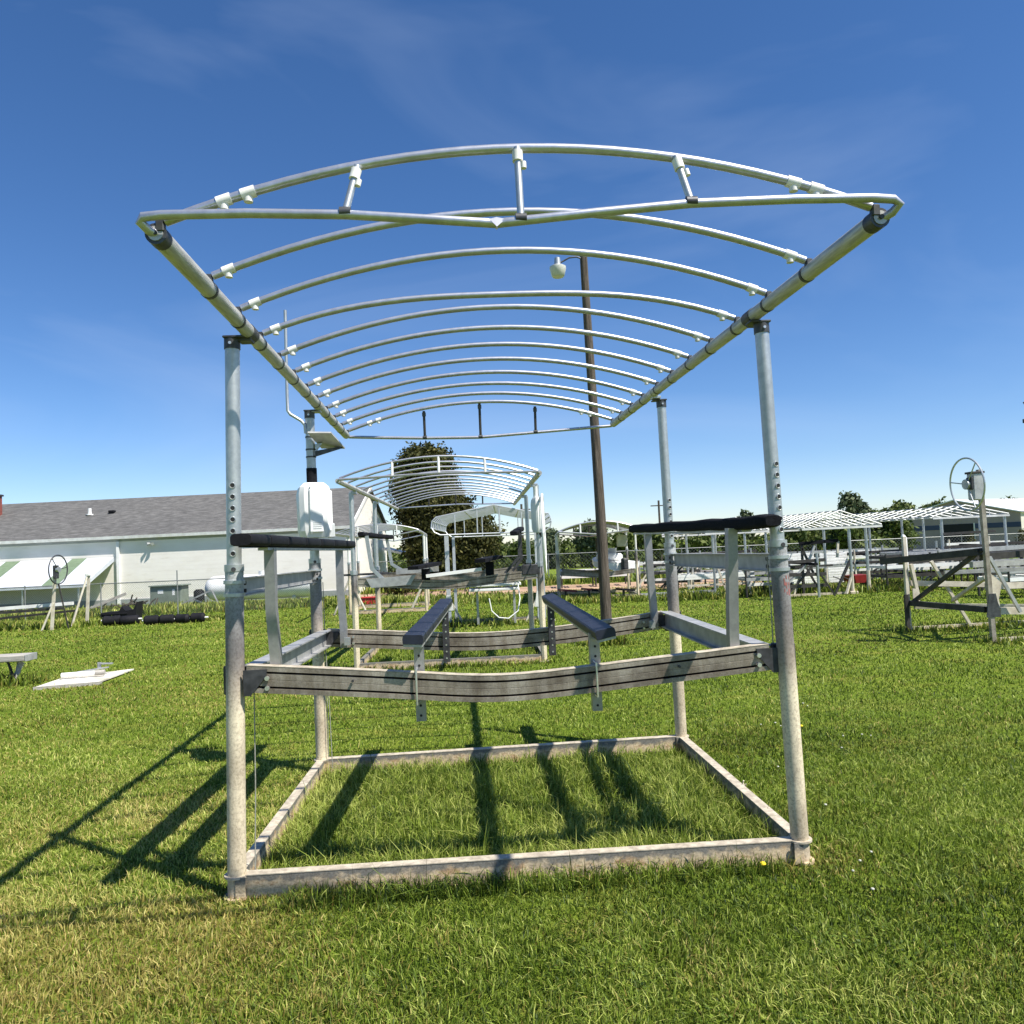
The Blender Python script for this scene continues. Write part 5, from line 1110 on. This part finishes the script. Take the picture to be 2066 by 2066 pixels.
tag(grass_blades('tall_weeds', x, y, h, np.maximum(.006, .0016*rr_)*(.7+.6*g.random(len(x))), 31, .5, np.where(g.random(len(x)) < .16, .6, .05)), 'taller weeds growing along fences and stored frames', 'weeds', kind='stuff')

# low broad-leaved weeds and clover mixed into the lawn
def broadleaf(name, label, cx, cy, per, spread, size, seed):
    q = np.random.default_rng(seed); n = len(cx)*per; x = np.repeat(cx, per)+q.normal(size=n)*spread; y = np.repeat(cy, per)+q.normal(size=n)*spread; z = .012+.035*q.random(n)
    c_ = np.stack([x, y, z], 1); nr = np.stack([q.normal(size=n)*.35, q.normal(size=n)*.35-.1, np.ones(n)], 1); nr /= np.linalg.norm(nr, axis=1)[:, None]
    a = np.cross(nr, q.normal(size=(n, 3))); a /= np.linalg.norm(a, axis=1)[:, None]; b = np.cross(nr, a); s_ = size*(.6+.8*q.random(n))[:, None]
    V = np.stack([c_-a*s_, c_-b*s_*.55, c_+a*s_, c_+b*s_*.55], 1).reshape(-1, 3)
    o = np_mesh(name, V, np.arange(4*n).reshape(n, 4), np.zeros((0, 3), int), GRASS, {'rnd': np.repeat(np.clip(.30+.16*q.normal(size=n), 0, 1), 4), 'dry': np.zeros(4*n)}); tag(o, label, 'weeds', kind='stuff')
q_ = np.random.default_rng(71); bx_, by_ = q_.uniform(-3, 6.5, 900), q_.uniform(-1.6, 7.5, 900); kp = (fbm(bx_, by_, .8) > .52) & (bx_ > -.6)
broadleaf('clover_leaves', 'patches of small clover leaves among the lawn grass', bx_[kp], by_[kp], 34, .055, .0085, 72)
# dandelions and seed heads, shared meshes
def flower(mat, r, h, name, label, cat, group):
    t = thing(name, label, cat, (0, 0, 0), 0, group); b = MB(); b.tube([(0, 0, 0), (.004, 0, h*.5), (.002, .003, h)], .0018, 5); b.build('stem', TREEL, t)
    b = MB(); b.tube([(0, 0, h-.3*r), (0, 0, h+.1*r), (0, 0, h+.55*r), (0, 0, h+.8*r)], [r*.5, r, r*.85, r*.3], 9); b.build('flower_head', mat, t); return t
y0 = flower(YEL, .016, .05, 'dandelion', 'yellow dandelion in front of the base beam near the right front foot', 'dandelion', 'yellow dandelions in the lawn')
y0.location = (2.645, -.16, 0)
c = copy_tree(y0); c.location = (4.05, 2.55, 0); c['label'] = 'small yellow dandelion in the lawn right of the lift'
p0 = flower(PUFF, .0085, .038, 'clover_head', 'small pale seed head dotted in the lawn', 'clover', 'pale seed heads in the lawn'); spots = []
gg = random.Random(9)
for k in range(34):
    for _ in range(50):
        if k % 4 and spots: xx, yy = spots[-1][0]+gg.gauss(0, .14), spots[-1][1]+gg.gauss(0, .22)
        else: xx, yy = gg.uniform(2.4, 6.0), gg.uniform(-.9, 6.5)
        if (xx > 3.05 or yy < -.25) and (xx-CAM.x)/(yy-CAM.y) < .62: break
    spots.append((xx, yy))
p0.location = (*spots[0], 0)
for s_ in spots[1:]:
    c = copy_tree(p0); c.location = (*s_, 0); c.rotation_euler.z = gg.uniform(0, 6); k = gg.uniform(.7, 1.25); c.scale = (k, k, 1)
